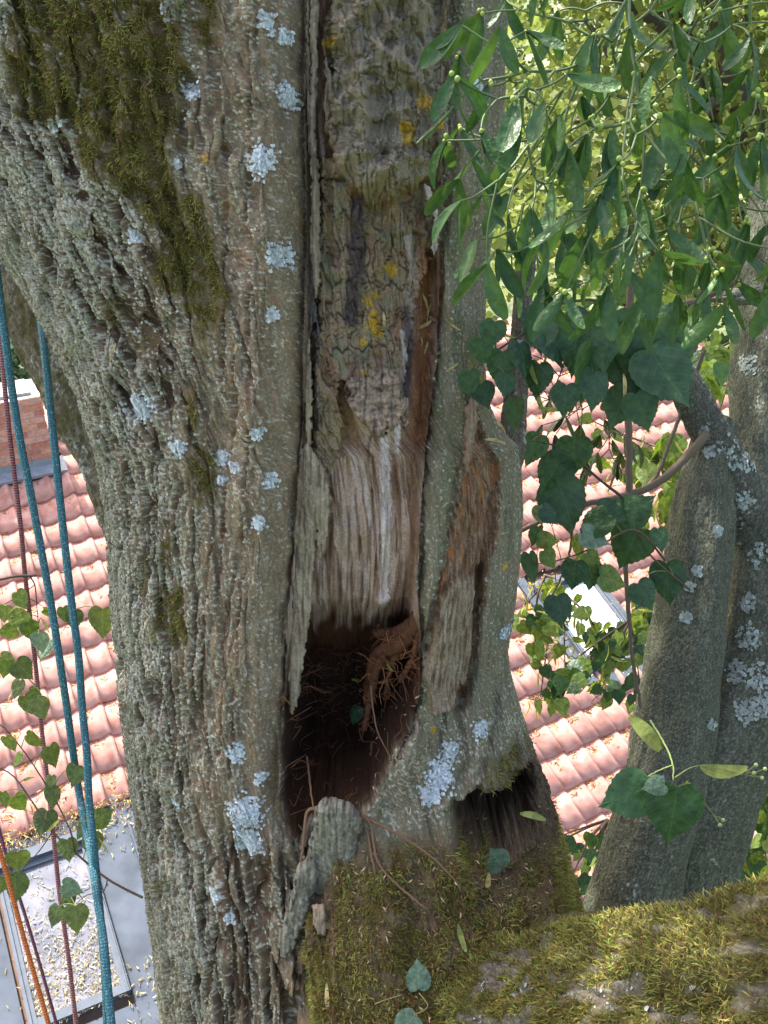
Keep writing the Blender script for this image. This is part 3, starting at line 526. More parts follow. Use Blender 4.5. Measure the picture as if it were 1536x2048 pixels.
# ------------------------------------------------------------------ bark covered limbs (tubes with relief)
def bark_tube(name, pts, nu, nv, parent, tone, fur, lich, mossy=None, seed=1, label=None, smoothness=1., aspect=6.):
    """pts: world xyz + radius"""
    P = resample(np.array([[*p[:3], p[3]] for p in pts]), nv); C = P[:, :3]; R = P[:, 3]; T, N, B = frames(C)
    a = np.linspace(0, 2*np.pi, nu, endpoint=False); A, Lh = np.meshgrid(a, np.concatenate([[0], np.cumsum(np.linalg.norm(np.diff(C, axis=0), axis=1))]))
    Rm = R.mean(); U = A*Rm*1000; Vv = Lh*1000; out = np.cos(A)[..., None]*N[:, None]+np.sin(A)[..., None]*B[:, None]
    def per(f):                                             # blend across the seam
        w = ss(.85, 1, A/(2*np.pi)); return f(U)*(1-w)+f(U-2*np.pi*Rm*1000)*w
    n1 = per(lambda u: perlin(u/70, Vv/180, seed)); r1 = per(lambda u: np.abs(perlin((u+14*n1)/26, Vv/26/aspect*2.2, seed+1))); r2 = per(lambda u: np.abs(perlin((u+9*n1)/10, Vv/10/aspect*1.6, seed+2)))
    d = fur*(ss(.02, .3, r1)-1)+fur*.45*(ss(.02, .3, r2)-1)+per(lambda u: fbm(u/9, Vv/14, 4, seed+3, .7))*.0026+.012*Rm/.1*n1*smoothness
    V = C[:, None]+(R[:, None]+d)[..., None]*out
    c = np.empty(V.shape); c[:] = tone; g = per(lambda u: fbm(u/35, Vv/60, 3, seed+4)); c = mixc(c, np.asarray(tone)*.55, pb(.35-.9*g)); c = mixc(c, np.asarray(tone)*1.4, ss(.1, .5, per(lambda u: perlin(u/7, Vv/30, seed+5)))*.7)
    lob = per(lambda u: fbm(u/10, Vv/10, 2, seed+6)); cl_ = per(lambda u: fbm(u/75, Vv/80, 2, seed+7)); li = ss(.15, .3, lob*.7+lich+.8*cl_-.25)
    c = mixc(c, (.38, .42, .37), li*.9); d2 = .0018*li
    sp = per(lambda u: perlin(u/3.2, Vv/3.6, seed+8)); c = mixc(c, (.26, .28, .23), ss(.1, .4, sp)*.4); c = mixc(c, np.asarray(tone)*.4, ss(.15, .4, per(lambda u: perlin(u/4, Vv/9, seed+9)))*.6)
    mo = np.zeros_like(A) if mossy is None else mossy(V, out, g, n1)
    c = mixc(c, (.075, .065, .022), mo*1.1); V = V+d2[..., None]*out
    o = obj(name, mesh_np(name, V.reshape(-1, 3), grid_faces(nv, nu, True), M_BARK, np.clip(c, .01, .9).reshape(-1, 3)), parent, label)
    return o, V, out, mo
def pp(l, rpx=True): return [[*at(x, y, d), r*d/FPX] for x, y, d, r in l]
def limb_moss(V, out, g, n1):
    return pb(ss(-.22, .22, g+.35*n1+.12)*ss(-.6, .1, out[..., 2]))
o, LV, LN, LM = bark_tube("limb", pp([(560, 2230, 2.55, 225), (800, 2180, 2.25, 238), (1000, 2146, 1.97, 252), (1200, 2124, 1.74, 268), (1400, 2110, 1.56, 284), (1620, 2092, 1.42, 296), (1850, 2080, 1.32, 305)]), 420, 520, tree, (.14, .118, .088), .007, -.02, limb_moss, 5, "thick horizontal limb carpeted with green moss", .9)
ok = (LN@(-FW) > -.35).astype(float)*np.clip(LM-.2, 0, 1); idx = pick(ok, 70000); Pm = LV.reshape(-1, 3)[idx]+RNG.normal(0, .0012, (len(idx), 3)); Nm = LN.reshape(-1, 3)[idx]
V, F, C_ = strands(Pm, Nm, .013, .001, .15, .8, moss_cols(len(Pm), Pm, 1.0)); obj("moss", mesh_np("moss", V, F, M_MOSS, C_), tree, kind="stuff")
idx = pick((LN@(-FW) > 0).astype(float)*(LM < .3)*(fbm(LV[..., 0]*40, LV[..., 2]*40+LV[..., 1]*20, 2, 9) > .12), 2500); Pl = LV.reshape(-1, 3)[idx]; Nl = LN.reshape(-1, 3)[idx]
V, F, C_ = lobes_mesh(Pl, Nl, .0032, np.array([.30, .33, .30])*RNG.uniform(.7, 1.15, (len(idx), 1))); obj("lichen", mesh_np("lichen", V, F, M_LICH, C_), tree, kind="stuff")
# litter on the ledge: seeds, bits of bark, husks
m = Multi(); 
for k in range(520):
    if k < 330: cu = RNG.uniform(640, 1090); cv = RNG.uniform(1680, 2040)
    else: cu = RNG.uniform(700, 860); cv = RNG.uniform(1400, 1640)
    p, n_ = surf(np.array(cu), np.array(cv), .006); t = RNG.normal(0, 1, 3); t -= n_*(t@n_)*.7; t /= np.linalg.norm(t); s = np.cross(n_, t); L = RNG.uniform(.003, .008); w = RNG.uniform(.0006, .0016)
    m.add([p-t*L-s*w, p-t*L*.2+s*w+n_*.001, p+t*L, p+t*L*.2-s*w], [[0, 3, 2, 1]], np.array([.42, .30, .19])*RNG.uniform(.35, 1.25))
obj("bark_litter", m.mesh("bark_litter", M_WOOD, False), None, "brown seed husks and bark crumbs strewn on the mossy ledge", "litter", None, "stuff")
bark_tube("back_stem", pp([(-60, 180, 2.5, 100), (10, 400, 2.5, 100), (97, 590, 2.5, 98), (176, 770, 2.48, 94), (240, 920, 2.45, 84), (300, 1080, 2.38, 72), (350, 1250, 2.25, 56)]), 150, 420, tree, (.15, .125, .085), .006, .10, lambda V, o_, g, n1: pb(ss(.0, .3, g+.3*n1))*.7, 23, "mossy secondary stem fused to the back of the trunk")
bark_tube("side_stem", pp([(1056, 480, 2.20, 20), (1044, 620, 2.18, 21), (1034, 750, 2.16, 23), (1026, 850, 2.14, 26), (1012, 940, 2.12, 32), (985, 1040, 2.10, 36), (950, 1120, 2.08, 30)]), 60, 260, tree, (.13, .11, .08), .002, -.05, None, 33)

# ------------------------------------------------------------------ neighbouring young linden with two fused stems
tree2 = thing("young_linden", "slender grey green linden with two fused stems and round lichen spots beside the mossy limb", "tree")
TONE2 = (.085, .089, .060)
STV = []
STV.append(bark_tube("stem", pp([(1442, 840, 2.66, 34), (1418, 930, 2.64, 48), (1402, 1030, 2.62, 60), (1386, 1200, 2.6, 70), (1357, 1400, 2.58, 77), (1318, 1600, 2.55, 82), (1268, 1800, 2.52, 88), (1200, 2100, 2.5, 98), (1120, 2600, 2.5, 110)]), 230, 640, tree2, TONE2, .0012, -.22, None, 41))
STV.append(bark_tube("stem", pp([(1560, 380, 2.86, 58), (1540, 600, 2.82, 62), (1530, 800, 2.78, 66), (1528, 1000, 2.74, 68), (1532, 1200, 2.7, 74), (1498, 1400, 2.67, 86), (1410, 1600, 2.65, 102), (1372, 1800, 2.64, 92), (1350, 2100, 2.64, 96), (1310, 2600, 2.64, 110)]), 250, 700, tree2, TONE2, .0014, -.16, None, 47))
STV.append(bark_tube("branch", pp([(1352, 735, 2.60, 30), (1372, 772, 2.60, 33), (1402, 830, 2.62, 36), (1440, 900, 2.64, 40), (1476, 975, 2.66, 46), (1508, 1060, 2.70, 50), (1530, 1150, 2.74, 48)]), 110, 220, tree2, (.085, .085, .066), .0016, -.03, None, 53))
bark_tube("branch", pp([(1600, 570, 2.5, 19), (1536, 585, 2.55, 18), (1480, 592, 2.6, 17), (1400, 588, 2.65, 12)]), 60, 120, tree2, (.12, .125, .10), .002, .05, None, 57)
m = Multi(); 
for l, a, b in (([(1412, 868, 2.58), (1390, 895, 2.56), (1320, 962, 2.54), (1255, 990, 2.52), (1180, 1006, 2.5), (1105, 1030, 2.48), (1035, 1066, 2.46)], .0125, .0045), ([(1262, 560, 2.55), (1256, 700, 2.54), (1257, 860, 2.53), (1258, 1005, 2.52)], .0100, .0092), ([(1258, 1005, 2.52), (1250, 1100, 2.52), (1262, 1290, 2.5), (1282, 1420, 2.5)], .0075, .004),
                ([(1372, 800, 2.62), (1345, 870, 2.6), (1316, 945, 2.57), (1288, 985, 2.53)], .0055, .0045), ([(1140, 1020, 2.5), (1142, 1090, 2.52), (1120, 1160, 2.55), (1085, 1220, 2.6)], .004, .002), ([(1480, 595, 2.6), (1400, 600, 2.6), (1300, 615, 2.58), (1180, 600, 2.56), (1060, 620, 2.55)], .006, .003), ([(1408, 700, 2.6), (1380, 770, 2.6), (1320, 800, 2.58)], .006, .004)):
    m.tube([at(*p) for p in l], a, b, 9, 40, np.array([.105, .080, .055])*RNG.uniform(.8, 1.2), .0012)
obj("twig", m.mesh("twig", M_TWIG), tree2)
SVV = np.concatenate([q[1].reshape(-1, 3) for q in STV]); SNN = np.concatenate([q[2].reshape(-1, 3) for q in STV]); k_ = SNN@(-FW) > .1; SVV = SVV[k_]; SNN = SNN[k_]; SX, SY, SD = project(SVV)
for x, y, d, r in ((1455, 895, 2.55, 20), (1408, 862, 2.53, 9), (1418, 905, 2.54, 11), (1498, 728, 2.64, 17), (1520, 1110, 2.58, 22), (1500, 1205, 2.58, 15), (1498, 1275, 2.57, 22), (1475, 1345, 2.54, 20), (1520, 1355, 2.55, 24), (1522, 1410, 2.54, 20), (1490, 1425, 2.54, 22), (1422, 1448, 2.52, 9), (1395, 1142, 2.49, 7), (1434, 1063, 2.50, 8), (1380, 1172, 2.49, 8), (1372, 1235, 2.48, 9), (1500, 925, 2.62, 20), (1470, 930, 2.58, 12), (1485, 1000, 2.62, 14)):
    k_ = np.where(((SX-x)**2+((SY-y)/1.1)**2 < (r*(.75+.5*RNG.uniform(0, 1, len(SX))))**2))[0]
    if len(k_) < 4: continue
    k_ = k_[SD[k_] < SD[k_].min()+.06]; k_ = RNG.choice(k_, 90)
    V, F, C_ = lobes_mesh(SVV[k_]+RNG.normal(0, .0015, (90, 3)), SNN[k_], .0050, np.array([.33, .37, .33])*RNG.uniform(.65, 1.2, (90, 1)))
    obj("lichen_patch", mesh_np("lichen_patch", V, F, M_LICH, C_), tree2)

# ------------------------------------------------------------------ ropes
def rope_mat(name, c0, c1, c2):
    m_, t, b, N, L = new_mat(name); uv = N.new("ShaderNodeUVMap"); sx = N.new("ShaderNodeSeparateXYZ"); L.new(uv.outputs[0], sx.inputs[0])
    def M_(op, a, b_=None):
        n = N.new("ShaderNodeMath"); n.operation = op
        for i, v in enumerate((a, b_)):
            if v is None: continue
            if isinstance(v, (int, float)): n.inputs[i].default_value = v
            else: L.new(v, n.inputs[i])
        return n.outputs[0]
    s1 = M_('SINE', M_('ADD', M_('MULTIPLY', sx.outputs[0], 6.2832*8), sx.outputs[1])); s2 = M_('SINE', M_('SUBTRACT', M_('MULTIPLY', sx.outputs[0], 6.2832*8), sx.outputs[1]))
    k = M_('MULTIPLY', s1, s2); mx = N.new("ShaderNodeMix"); mx.data_type = 'RGBA'; mx.inputs["A"].default_value = (*c0, 1); mx.inputs["B"].default_value = (*c1, 1); L.new(M_('GREATER_THAN', k, .1), mx.inputs["Factor"])
    nz = N.new("ShaderNodeTexNoise"); nz.inputs["Scale"].default_value = 260; tc = N.new("ShaderNodeTexCoord"); L.new(tc.outputs["Object"], nz.inputs["Vector"])
    m2 = N.new("ShaderNodeMix"); m2.data_type = 'RGBA'; L.new(mx.outputs["Result"], m2.inputs["A"]); m2.inputs["B"].default_value = (*c2, 1); L.new(M_('MULTIPLY', M_('GREATER_THAN', nz.outputs[0], .60), .7), m2.inputs["Factor"])
    L.new(m2.outputs["Result"], b.inputs["Base Color"]); b.inputs["Roughness"].default_value = .7
    bp = N.new("ShaderNodeBump"); bp.inputs["Distance"].default_value = .002; bp.inputs["Strength"].default_value = .6; L.new(k, bp.inputs["Height"]); L.new(bp.outputs[0], b.inputs["Normal"]); return m_
def rope(label, pts, r, mat):
    C = resample([at(*p) for p in pts], 420); V, F, a = tube_arrays(C, np.full(420, r), 16)
    L = np.concatenate([[0], np.cumsum(np.linalg.norm(np.diff(C, axis=0), axis=1))]); U, Lh = np.meshgrid(a/(2*np.pi), L*2*np.pi/.012)
    T, N, B = frames(C); bump = 1+.05*np.sin(U*6.2832*8+Lh)*np.sin(U*6.2832*8-Lh); V = C[:, None]+(V-C[:, None])*bump[..., None]
    obj("climbing_rope", mesh_np("climbing_rope", V.reshape(-1, 3), F, mat, uv=np.stack([U, Lh], -1).reshape(-1, 2)), None, label, "rope", "climbing ropes hanging beside the trunk")
R_BLUE = rope_mat("rope_blue", (.025, .12, .16), (.035, .17, .21), (.25, .36, .38)); R_MAR = rope_mat("rope_maroon", (.16, .012, .03), (.42, .25, .25), (.10, .01, .02)); R_ORA = rope_mat("rope_orange", (.55, .10, .015), (.60, .22, .05), (.30, .04, .01)); R_PUR = rope_mat("rope_purple", (.10, .025, .06), (.20, .06, .10), (.12, .03, .06))
rope("teal blue climbing rope hanging free just outside the trunk, left of its twin", [(-20, 430, 2.0), (-8, 530, 2.0), (0, 600, 2.0), (12, 690, 2.0), (27, 800, 2.02), (42, 890, 2.03), (60, 980, 2.05), (75, 1060, 2.07), (86, 1120, 2.08), (104, 1220, 2.1), (121, 1331, 2.12), (133, 1410, 2.15), (145, 1497, 2.18), (161, 1602, 2.2), (184, 1720, 2.1), (193, 1789, 2.05), (208, 1886, 2.0), (216, 1976, 1.98), (224, 2060, 1.96), (232, 2150, 1.95)], .0082, R_BLUE)
rope("teal blue climbing rope that comes out from behind the trunk bark", [(62, 480, 2.16), (74, 580, 2.13), (85, 665, 2.10), (93, 740, 2.08), (103, 840, 2.06), (112, 920, 2.05), (120, 1000, 2.05), (133, 1120, 2.05), (145, 1220, 2.06), (157, 1313, 2.08), (165, 1422, 2.1), (174, 1513, 2.1), (178, 1599, 2.1), (187, 1690, 2.08), (195, 1771, 2.1), (203, 1856, 2.1), (210, 1950, 2.1), (214, 2050, 2.1), (218, 2150, 2.1)], .0082, R_BLUE)
rope("thin maroon and white patterned climbing rope left of the blue ropes", [(-12, 540, 2.3), (0, 655, 2.3), (8, 760, 2.3), (18, 860, 2.3), (30, 960, 2.32), (42, 1060, 2.35), (50, 1150, 2.4), (62, 1250, 2.45), (72, 1340, 2.5), (80, 1430, 2.5), (88, 1500, 2.5), (98, 1590, 2.5), (108, 1680, 2.5), (118, 1780, 2.5), (128, 1850, 2.5), (140, 1940, 2.5), (152, 2048, 2.5), (162, 2150, 2.5)], .0058, R_MAR)
rope("orange red striped climbing rope over the lower skylight", [(-60, 1500, 2.1), (-22, 1640, 2.1), (8, 1730, 2.1), (35, 1830, 2.1), (60, 1920, 2.1), (97, 2048, 2.1), (125, 2150, 2.1)], .0052, R_ORA)
rope("thin purple cord beside the orange rope", [(-50, 1500, 2.25), (-10, 1630, 2.25), (15, 1720, 2.25), (50, 1830, 2.25), (80, 1930, 2.25), (113, 2048, 2.25), (140, 2150, 2.25)], .0038, R_PUR)
# ------------------------------------------------------------------ house with the pantile roof
TW, TLN = .22, .3471508; YAW, SLP = .4686029, .3102416
RH = np.array([math.cos(YAW), math.sin(YAW), 0]); RD = np.array([math.sin(YAW)*math.cos(SLP), -math.cos(YAW)*math.cos(SLP), -math.sin(SLP)]); RN = np.cross(RH, RD)
if RN[2] < 0: RN = -RN
RO = CAM+np.array([-3.969278, 9.759317, -5.418356])
def rp(u, v, h=0.): return RO+np.asarray(u)[..., None]*TW*RH+np.asarray(v)[..., None]*TLN*RD+np.asarray(h)[..., None]*RN
house = thing("house", "house with sunlit salmon pink pantile roof, brick chimney and two skylights", "house")
def tile_mat():
    m_, t, b, N, L = new_mat("terracotta"); oi = N.new("ShaderNodeObjectInfo"); tc = N.new("ShaderNodeTexCoord"); g = N.new("ShaderNodeNewGeometry")
    nz = N.new("ShaderNodeTexNoise"); nz.inputs["Scale"].default_value = 9; nz.inputs["Detail"].default_value = 6; L.new(g.outputs["Position"], nz.inputs["Vector"])
    cr = N.new("ShaderNodeValToRGB"); L.new(nz.outputs[0], cr.inputs[0]); e = cr.color_ramp.elements; e[0].position = .32; e[0].color = (.42, .180, .135, 1); e[1].position = .72; e[1].color = (.58, .335, .285, 1)
    hs = N.new("ShaderNodeHueSaturation"); mr = N.new("ShaderNodeMapRange"); mr.inputs[3].default_value = .86; mr.inputs[4].default_value = 1.12; L.new(oi.outputs["Random"], mr.inputs[0]); L.new(mr.outputs[0], hs.inputs["Value"]); L.new(cr.outputs[0], hs.inputs["Color"])
    L.new(hs.outputs[0], b.inputs["Base Color"]); b.inputs["Roughness"].default_value = .75; b.inputs["Specular IOR Level"].default_value = .25
    bp = N.new("ShaderNodeBump"); bp.inputs["Strength"].default_value = .15; bp.inputs["Distance"].default_value = .01; L.new(nz.outputs[0], bp.inputs["Height"]); L.new(bp.outputs[0], b.inputs["Normal"]); return m_
M_TILE = tile_mat()
_tx = np.array([-.52, -.46, -.34, -.20, -.06, .06, .18, .27, .36, .45, .52]); _tz = np.array([.016, .008, .001, .000, .001, .006, .018, .034, .046, .044, .020]); _tz[-1] = .022
def tile_arrays(jit=0.):
    """one S shaped pantile, local frame (along eave, down slope, out), lower end lifted on the row below"""
    k = len(_tx); V = []
    for y, lift in ((-.58, .002), (.5, .034)):
        for x, z in zip(_tx, _tz): V.append((x*TW*1.0, y*TLN, z+lift))
    for x, z in zip(_tx, _tz): V.append((x*TW*1.0, .5*TLN, z+.034-.030))
    V = np.array(V); F = np.concatenate([grid_faces(3, k)]); return V, F
tV, tF = tile_arrays(); RM = np.stack([RH, RD, RN], 1)
tile_me = mesh_np("tile", tV, tF, M_TILE, smooth=True)
# hard lower edge
sm = np.ones(len(tF), bool); sm[len(_tx)-1:] = False; tile_me.polygons.foreach_set("use_smooth", sm)
skyR = (21.75, 25.15, 9.15, 12.55)
def blocked(u, v):
    if -7 < u < .6 and v > 11.6: return True                        # zinc field round the lower skylight
    if skyR[0]-.45 < u < skyR[1]+.45 and skyR[2]-.5 < v < skyR[3]+.35: return True
    if -1.8 < u < 2.1 and -2.0 < v < -.3: return True               # chimney
    return False
cands = []; 
for i in range(-9, 46):
    for j in range(-2, 24):
        if blocked(i, j): continue
        p = rp(np.array(float(i)), np.array(float(j))); x, y, d = project(p); 
        vis = (-25 < x < 265 and 900 < y < 1750) or (1000 < x < 1345 and 720 < y < 1870)
        cands.append((0 if vis else 1, d, i, j))
cands.sort(); roof_base = None
eave_v = 23.6; ridge_v = -2.75; ul, ur = -9.6, 45.5
def box_pts(u0, u1, v0, v1, h0, h1):
    return np.array([rp(np.array(u), np.array(v), np.array(h)) for h in (h0, h1) for u, v in ((u0, v0), (u1, v0), (u1, v1), (u0, v1))])
BOXF = np.array([[0, 3, 2, 1], [4, 5, 6, 7], [0, 1, 5, 4], [1, 2, 6, 5], [2, 3, 7, 6], [3, 0, 4, 7]])
M_UNDER = plain("roof_batten_board", (.12, .075, .055), .9, .3, 8)
roof = obj("roof", mesh_np("roof", box_pts(ul, ur, ridge_v, eave_v, -.10, -.012), BOXF, M_UNDER, smooth=False), house)
far = Multi(); tr = np.random.default_rng(5)
for n, (vis, d, i, j) in enumerate(cands):
    jx, jy, jr, jl = tr.normal(0, .004), tr.normal(0, .006), tr.normal(0, .008), abs(tr.normal(0, .003))
    if n < 300 and vis == 0:
        M3 = Matrix([list(r) for r in RM.tolist()]).to_4x4() @ Matrix.Rotation(jr, 4, 'Z'); p = rp(np.array(i-.36), np.array(float(j)), np.array(jl))+RH*jx+RD*jy; M3.translation = Vector(p)
        obj("tile", tile_me, roof, M=M3)
    else:
        Vl = tV.copy(); Vl[:, 0] += jx; Vl[:, 1] += jy; Vl[:, 2] += jl; far.add(rp(np.array(i-.36), np.array(float(j)))+Vl@RM.T, tF)
if far.n: obj("tile_field", far.mesh("tile_field", M_TILE), roof, kind="stuff")
# ridge caps
M_RIDGE = M_TILE
for k in range(0, 26):
    u = -9+k*2.1; C = np.array([rp(np.array(u+t*2.3), np.array(-2.62), np.array(.045+.008*(t > .5))) for t in (0, .5, 1.)]); a = np.linspace(-.3, math.pi+.3, 9); upv = np.array([0, 0, 1.]); hz = np.cross(upv, RH)
    V = C[:, None]+.13*(np.cos(a)[None, :, None]*hz+np.sin(a)[None, :, None]*upv); obj("ridge_tile", mesh_np("ridge_tile", V.reshape(-1, 3), grid_faces(3, 9), M_RIDGE), roof)
# back slope and walls
rc = rp(np.array([ul, ur]), np.array([ridge_v, ridge_v]), np.array([0., 0.])); bd = np.array([-RD[0], -RD[1], RD[2]])*TLN*26
V = np.concatenate([rc, rc+bd]); obj("back_slope", mesh_np("back_slope", np.concatenate([V, V-[0, 0, .1]]), np.array([[0, 1, 3, 2], [5, 4, 6, 7], [0, 2, 6, 4], [1, 5, 7, 3], [2, 3, 7, 6], [0, 4, 5, 1]]), M_TILE, smooth=False), house)
wl = box_pts(ul+1, ur-1, eave_v-2, eave_v-2, -.12, -.12)
f0, f1 = rp(np.array(ul+1.), np.array(eave_v-2), np.array(-.12)), rp(np.array(ur-1.), np.array(eave_v-2), np.array(-.12)); b0, b1 = rc[0]+bd*.92-[0, 0, .15], rc[1]+bd*.92-[0, 0, .15]
wz = min(f0[2], b0[2]); base = np.array([f0, f1, b1, b0]); top = base.copy(); top[:, 2] = wz; bot = base.copy(); bot[:, 2] = 0
obj("wall", mesh_np("wall", np.concatenate([bot, top]), BOXF, plain("render_wall", (.55, .50, .43), .9, .12, 3), smooth=False), house)
# lower skylight in its zinc field
M_ZINC = plain("zinc_sheet", (.065, .078, .10), .8, .25, 5, 0., .12); M_ALU = plain("grey_frame", (.09, .105, .13), .7, .12, 12, 0., .15); M_GLASS = None
def glass_mat():
    m_, t, b, N, L = new_mat("skylight_glass"); b.inputs["Base Color"].default_value = (.10, .11, .14, 1); b.inputs["Roughness"].default_value = .12; b.inputs["Specular IOR Level"].default_value = .25
    nz = N.new("ShaderNodeTexNoise"); nz.inputs["Scale"].default_value = 5; nz.inputs["Detail"].default_value = 8; tc = N.new("ShaderNodeTexCoord"); L.new(tc.outputs["Object"], nz.inputs["Vector"]); cr = N.new("ShaderNodeValToRGB"); L.new(nz.outputs[0], cr.inputs[0])
    cr.color_ramp.elements[0].position = .35; cr.color_ramp.elements[1].position = .75; cr.color_ramp.elements[0].color = (.07, .08, .11, 1); cr.color_ramp.elements[1].color = (.19, .19, .225, 1); L.new(cr.outputs[0], b.inputs["Base Color"])
    rr = N.new("ShaderNodeMapRange"); rr.inputs[3].default_value = .35; rr.inputs[4].default_value = .8; L.new(nz.outputs[0], rr.inputs[0]); L.new(rr.outputs[0], b.inputs["Roughness"]); return m_
M_GLASS = glass_mat()
def box(name, par, u0, u1, v0, v1, h0, h1, mat):
    me = mesh_np(name, box_pts(u0, u1, v0, v1, h0, h1), BOXF, mat, smooth=False); o_ = obj(name, me, par); return o_
box("zinc_flashing", house, -8.6, -5.55, 11.3, 23.2, -.01, .035, M_ZINC); box("zinc_flashing", house, -1.95, .3, 11.3, 23.2, -.01, .035, M_ZINC); box("zinc_flashing", house, -5.54, -1.96, 11.3, 12.1, -.01, .033, M_ZINC); box("zinc_flashing", house, -5.54, -1.96, 16.3, 23.2, -.01, .033, M_ZINC)
for uu in (-.35, -7.0): box("standing_seam", house, uu-.05, uu+.05, 12.2, 23.2, .036, .075, M_ZINC)
def skylight(u0, u1, v0, v1, zh, gm):
    s = box("skylight", house, u0, u1, v0, v1, .0, zh*.55, M_ALU); t = .28
    for a in ((u0, u0+t, v0, v1), (u1-t, u1, v0, v1), (u0+t+.005, u1-t-.005, v0, v0+.30), (u0+t+.005, u1-t-.005, v1-.2, v1)): box("frame", s, *a, zh*.56, zh, M_ALU)
    for a in ((u0+.06, u0+.12), (u1-.12, u1-.06)): box("trim", s, *a, v0-.02, v1+.02, zh+.002, zh+.02, M_ALU)
    box("hood", s, u0-.05, u1+.05, v0-.12, v0+.14, zh+.003, zh+.045, M_ALU)
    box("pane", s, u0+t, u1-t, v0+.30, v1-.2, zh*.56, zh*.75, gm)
M_SKYREFL = plain('sky_reflection_pane', (.72, .77, .84), .15, .06, 3, 0., .8); skylight(-5.4, -1.98, 12.15, 16.05, .10, M_GLASS); skylight(*skyR, .10, M_SKYREFL)  # right pane painted near white in place of the sky's reflection
for a in ((skyR[0]-.5, skyR[0]-.01, skyR[2]-.6, skyR[3]+.3), (skyR[1]+.01, skyR[1]+.5, skyR[2]-.6, skyR[3]+.3), (skyR[0], skyR[1], skyR[3]+.01, skyR[3]+.6)): box("zinc_flashing", house, *a, .0, .045, M_ZINC)
# chimney of single bricks
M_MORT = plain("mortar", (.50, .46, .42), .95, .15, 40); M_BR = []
for c in ((.50, .22, .15), (.58, .29, .19), (.44, .18, .13), (.54, .31, .24)): M_BR.append(plain("brick", c, .85, .25, 25, bump=.2))  # brick colours lightened to stand for sun on the face
c0 = rp(np.array(1.62), np.array(-.95)); hz = np.array([-RD[0], -RD[1], 0]); hz /= np.linalg.norm(hz); UPZ = np.array([0, 0, 1.])
CW, CDp, BH = 1.12, .56, .077; CHH = .98; zb = c0[2]-.35
def cb(x0, x1, y0, y1, z0, z1): return np.array([c0*[1, 1, 0]-RH*x+hz*y+UPZ*(zb+z) for z in (z0, z1) for x, y in ((x0, y0), (x1, y0), (x1, y1), (x0, y1))])
BF = np.array([[0, 1, 2, 3], [7, 6, 5, 4], [4, 5, 1, 0], [5, 6, 2, 1], [6, 7, 3, 2], [7, 4, 0, 3]])
chim = obj("chimney", mesh_np("chimney", cb(.008, CW-.008, .008, CDp-.008, 0, 1.255), BF, M_MORT, smooth=False), house, "red brick chimney with pale mortar and lead flashing")
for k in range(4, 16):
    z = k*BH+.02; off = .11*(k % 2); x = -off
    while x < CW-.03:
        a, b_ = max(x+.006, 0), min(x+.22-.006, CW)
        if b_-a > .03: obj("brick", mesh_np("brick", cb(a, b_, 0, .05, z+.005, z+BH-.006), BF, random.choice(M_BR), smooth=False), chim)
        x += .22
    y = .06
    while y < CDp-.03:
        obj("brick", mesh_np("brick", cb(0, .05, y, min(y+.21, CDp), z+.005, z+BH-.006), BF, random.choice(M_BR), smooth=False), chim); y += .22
cap_z = 16*BH+.025
obj("coping", mesh_np("coping", cb(.10, CW-.10, .08, CDp-.06, cap_z-.01, cap_z+.035), BF, plain("coping_stone", (.30, .29, .29), .8, .1, 10), smooth=False), chim)
M_LEAD = plain("lead", (.24, .26, .30), .5, .15, 20)
obj("flashing", mesh_np("flashing", cb(-.012, CW+.012, -.012, CDp+.012, .10, .50), BF, M_LEAD, smooth=False), chim)
box("flashing", chim, -4.0, 2.15, -1.28, -.55, .035, .075, M_LEAD)
for xx in (.62,):
    a = np.linspace(0, 2*np.pi, 20, endpoint=False); prof = [(.13, 0), (.13, .05), (.105, .06), (.105, .17), (.135, .18), (.13, .24), (.10, .31), (.05, .355), (.03, .36), (.03, .40), (.0, .41)]
    cc = c0*[1, 1, 0]-RH*xx+hz*.28+UPZ*(zb+cap_z+.035); V = np.array([cc+np.array([r*math.cos(t), r*math.sin(t), z]) for r, z in prof for t in a]); obj("chimney_cowl", mesh_np("chimney_cowl", V, grid_faces(len(prof), 20, True), plain("cowl_grey", (.10, .105, .12), .5), smooth=True), chim, "dark grey domed cowl")
# fallen linden blossom on the roof
m = Multi(); lr = np.random.default_rng(3)
def squig(p, t, s, n_, L, w, c):
    k = 4; P = []; a = lr.uniform(-1, 1)*1.6
    q = p.copy(); d = t.copy()
    for i in range(k+1):
        P.append(q.copy()); cs, sn = math.cos(a/k*1.6), math.sin(a/k*1.6); d, s = d*cs+s*sn, s*cs-d*sn; q = q+d*L/k+n_*lr.normal(0, .003)
    P = np.array(P); S = np.array([s]*(k+1))*w*np.array([.4, 1, 1, .8, .2])[:, None]; V = np.concatenate([P-S+n_*.004, P+S]); m.add(V, [[i, i+1, k+2+i, k+1+i] for i in range(k)], c)
for (vis, d, i, j) in cands:
    if vis: continue
    left = i < 8; amt = (lr.poisson(17 if not left else 8) if lr.uniform() < (.8 if not left else .5) else lr.poisson(2)); 
    if left and j > 8: amt += lr.poisson(10)
    if left and j >= 11: amt += 45
    for k in range(amt):
        u = i+lr.normal(-.5, .12); v = j+.5-1+abs(lr.normal(0, .13))+.06 if j < 11 or not left else j+lr.uniform(-.5, .7); a = lr.uniform(0, 6.28)
        h = np.interp(u-i+.36, _tx, _tz)+.012
        squig(rp(np.array(u), np.array(v), np.array(h+lr.uniform(0, .02))), RH*math.cos(a)+RD*math.sin(a), RD*math.cos(a)-RH*math.sin(a), RN, lr.uniform(.03, .06), lr.uniform(.003, .006), (np.array([.50, .34, .10]) if lr.uniform() < .65 else np.array([.22, .085, .045]))*lr.uniform(.45, 1.25))
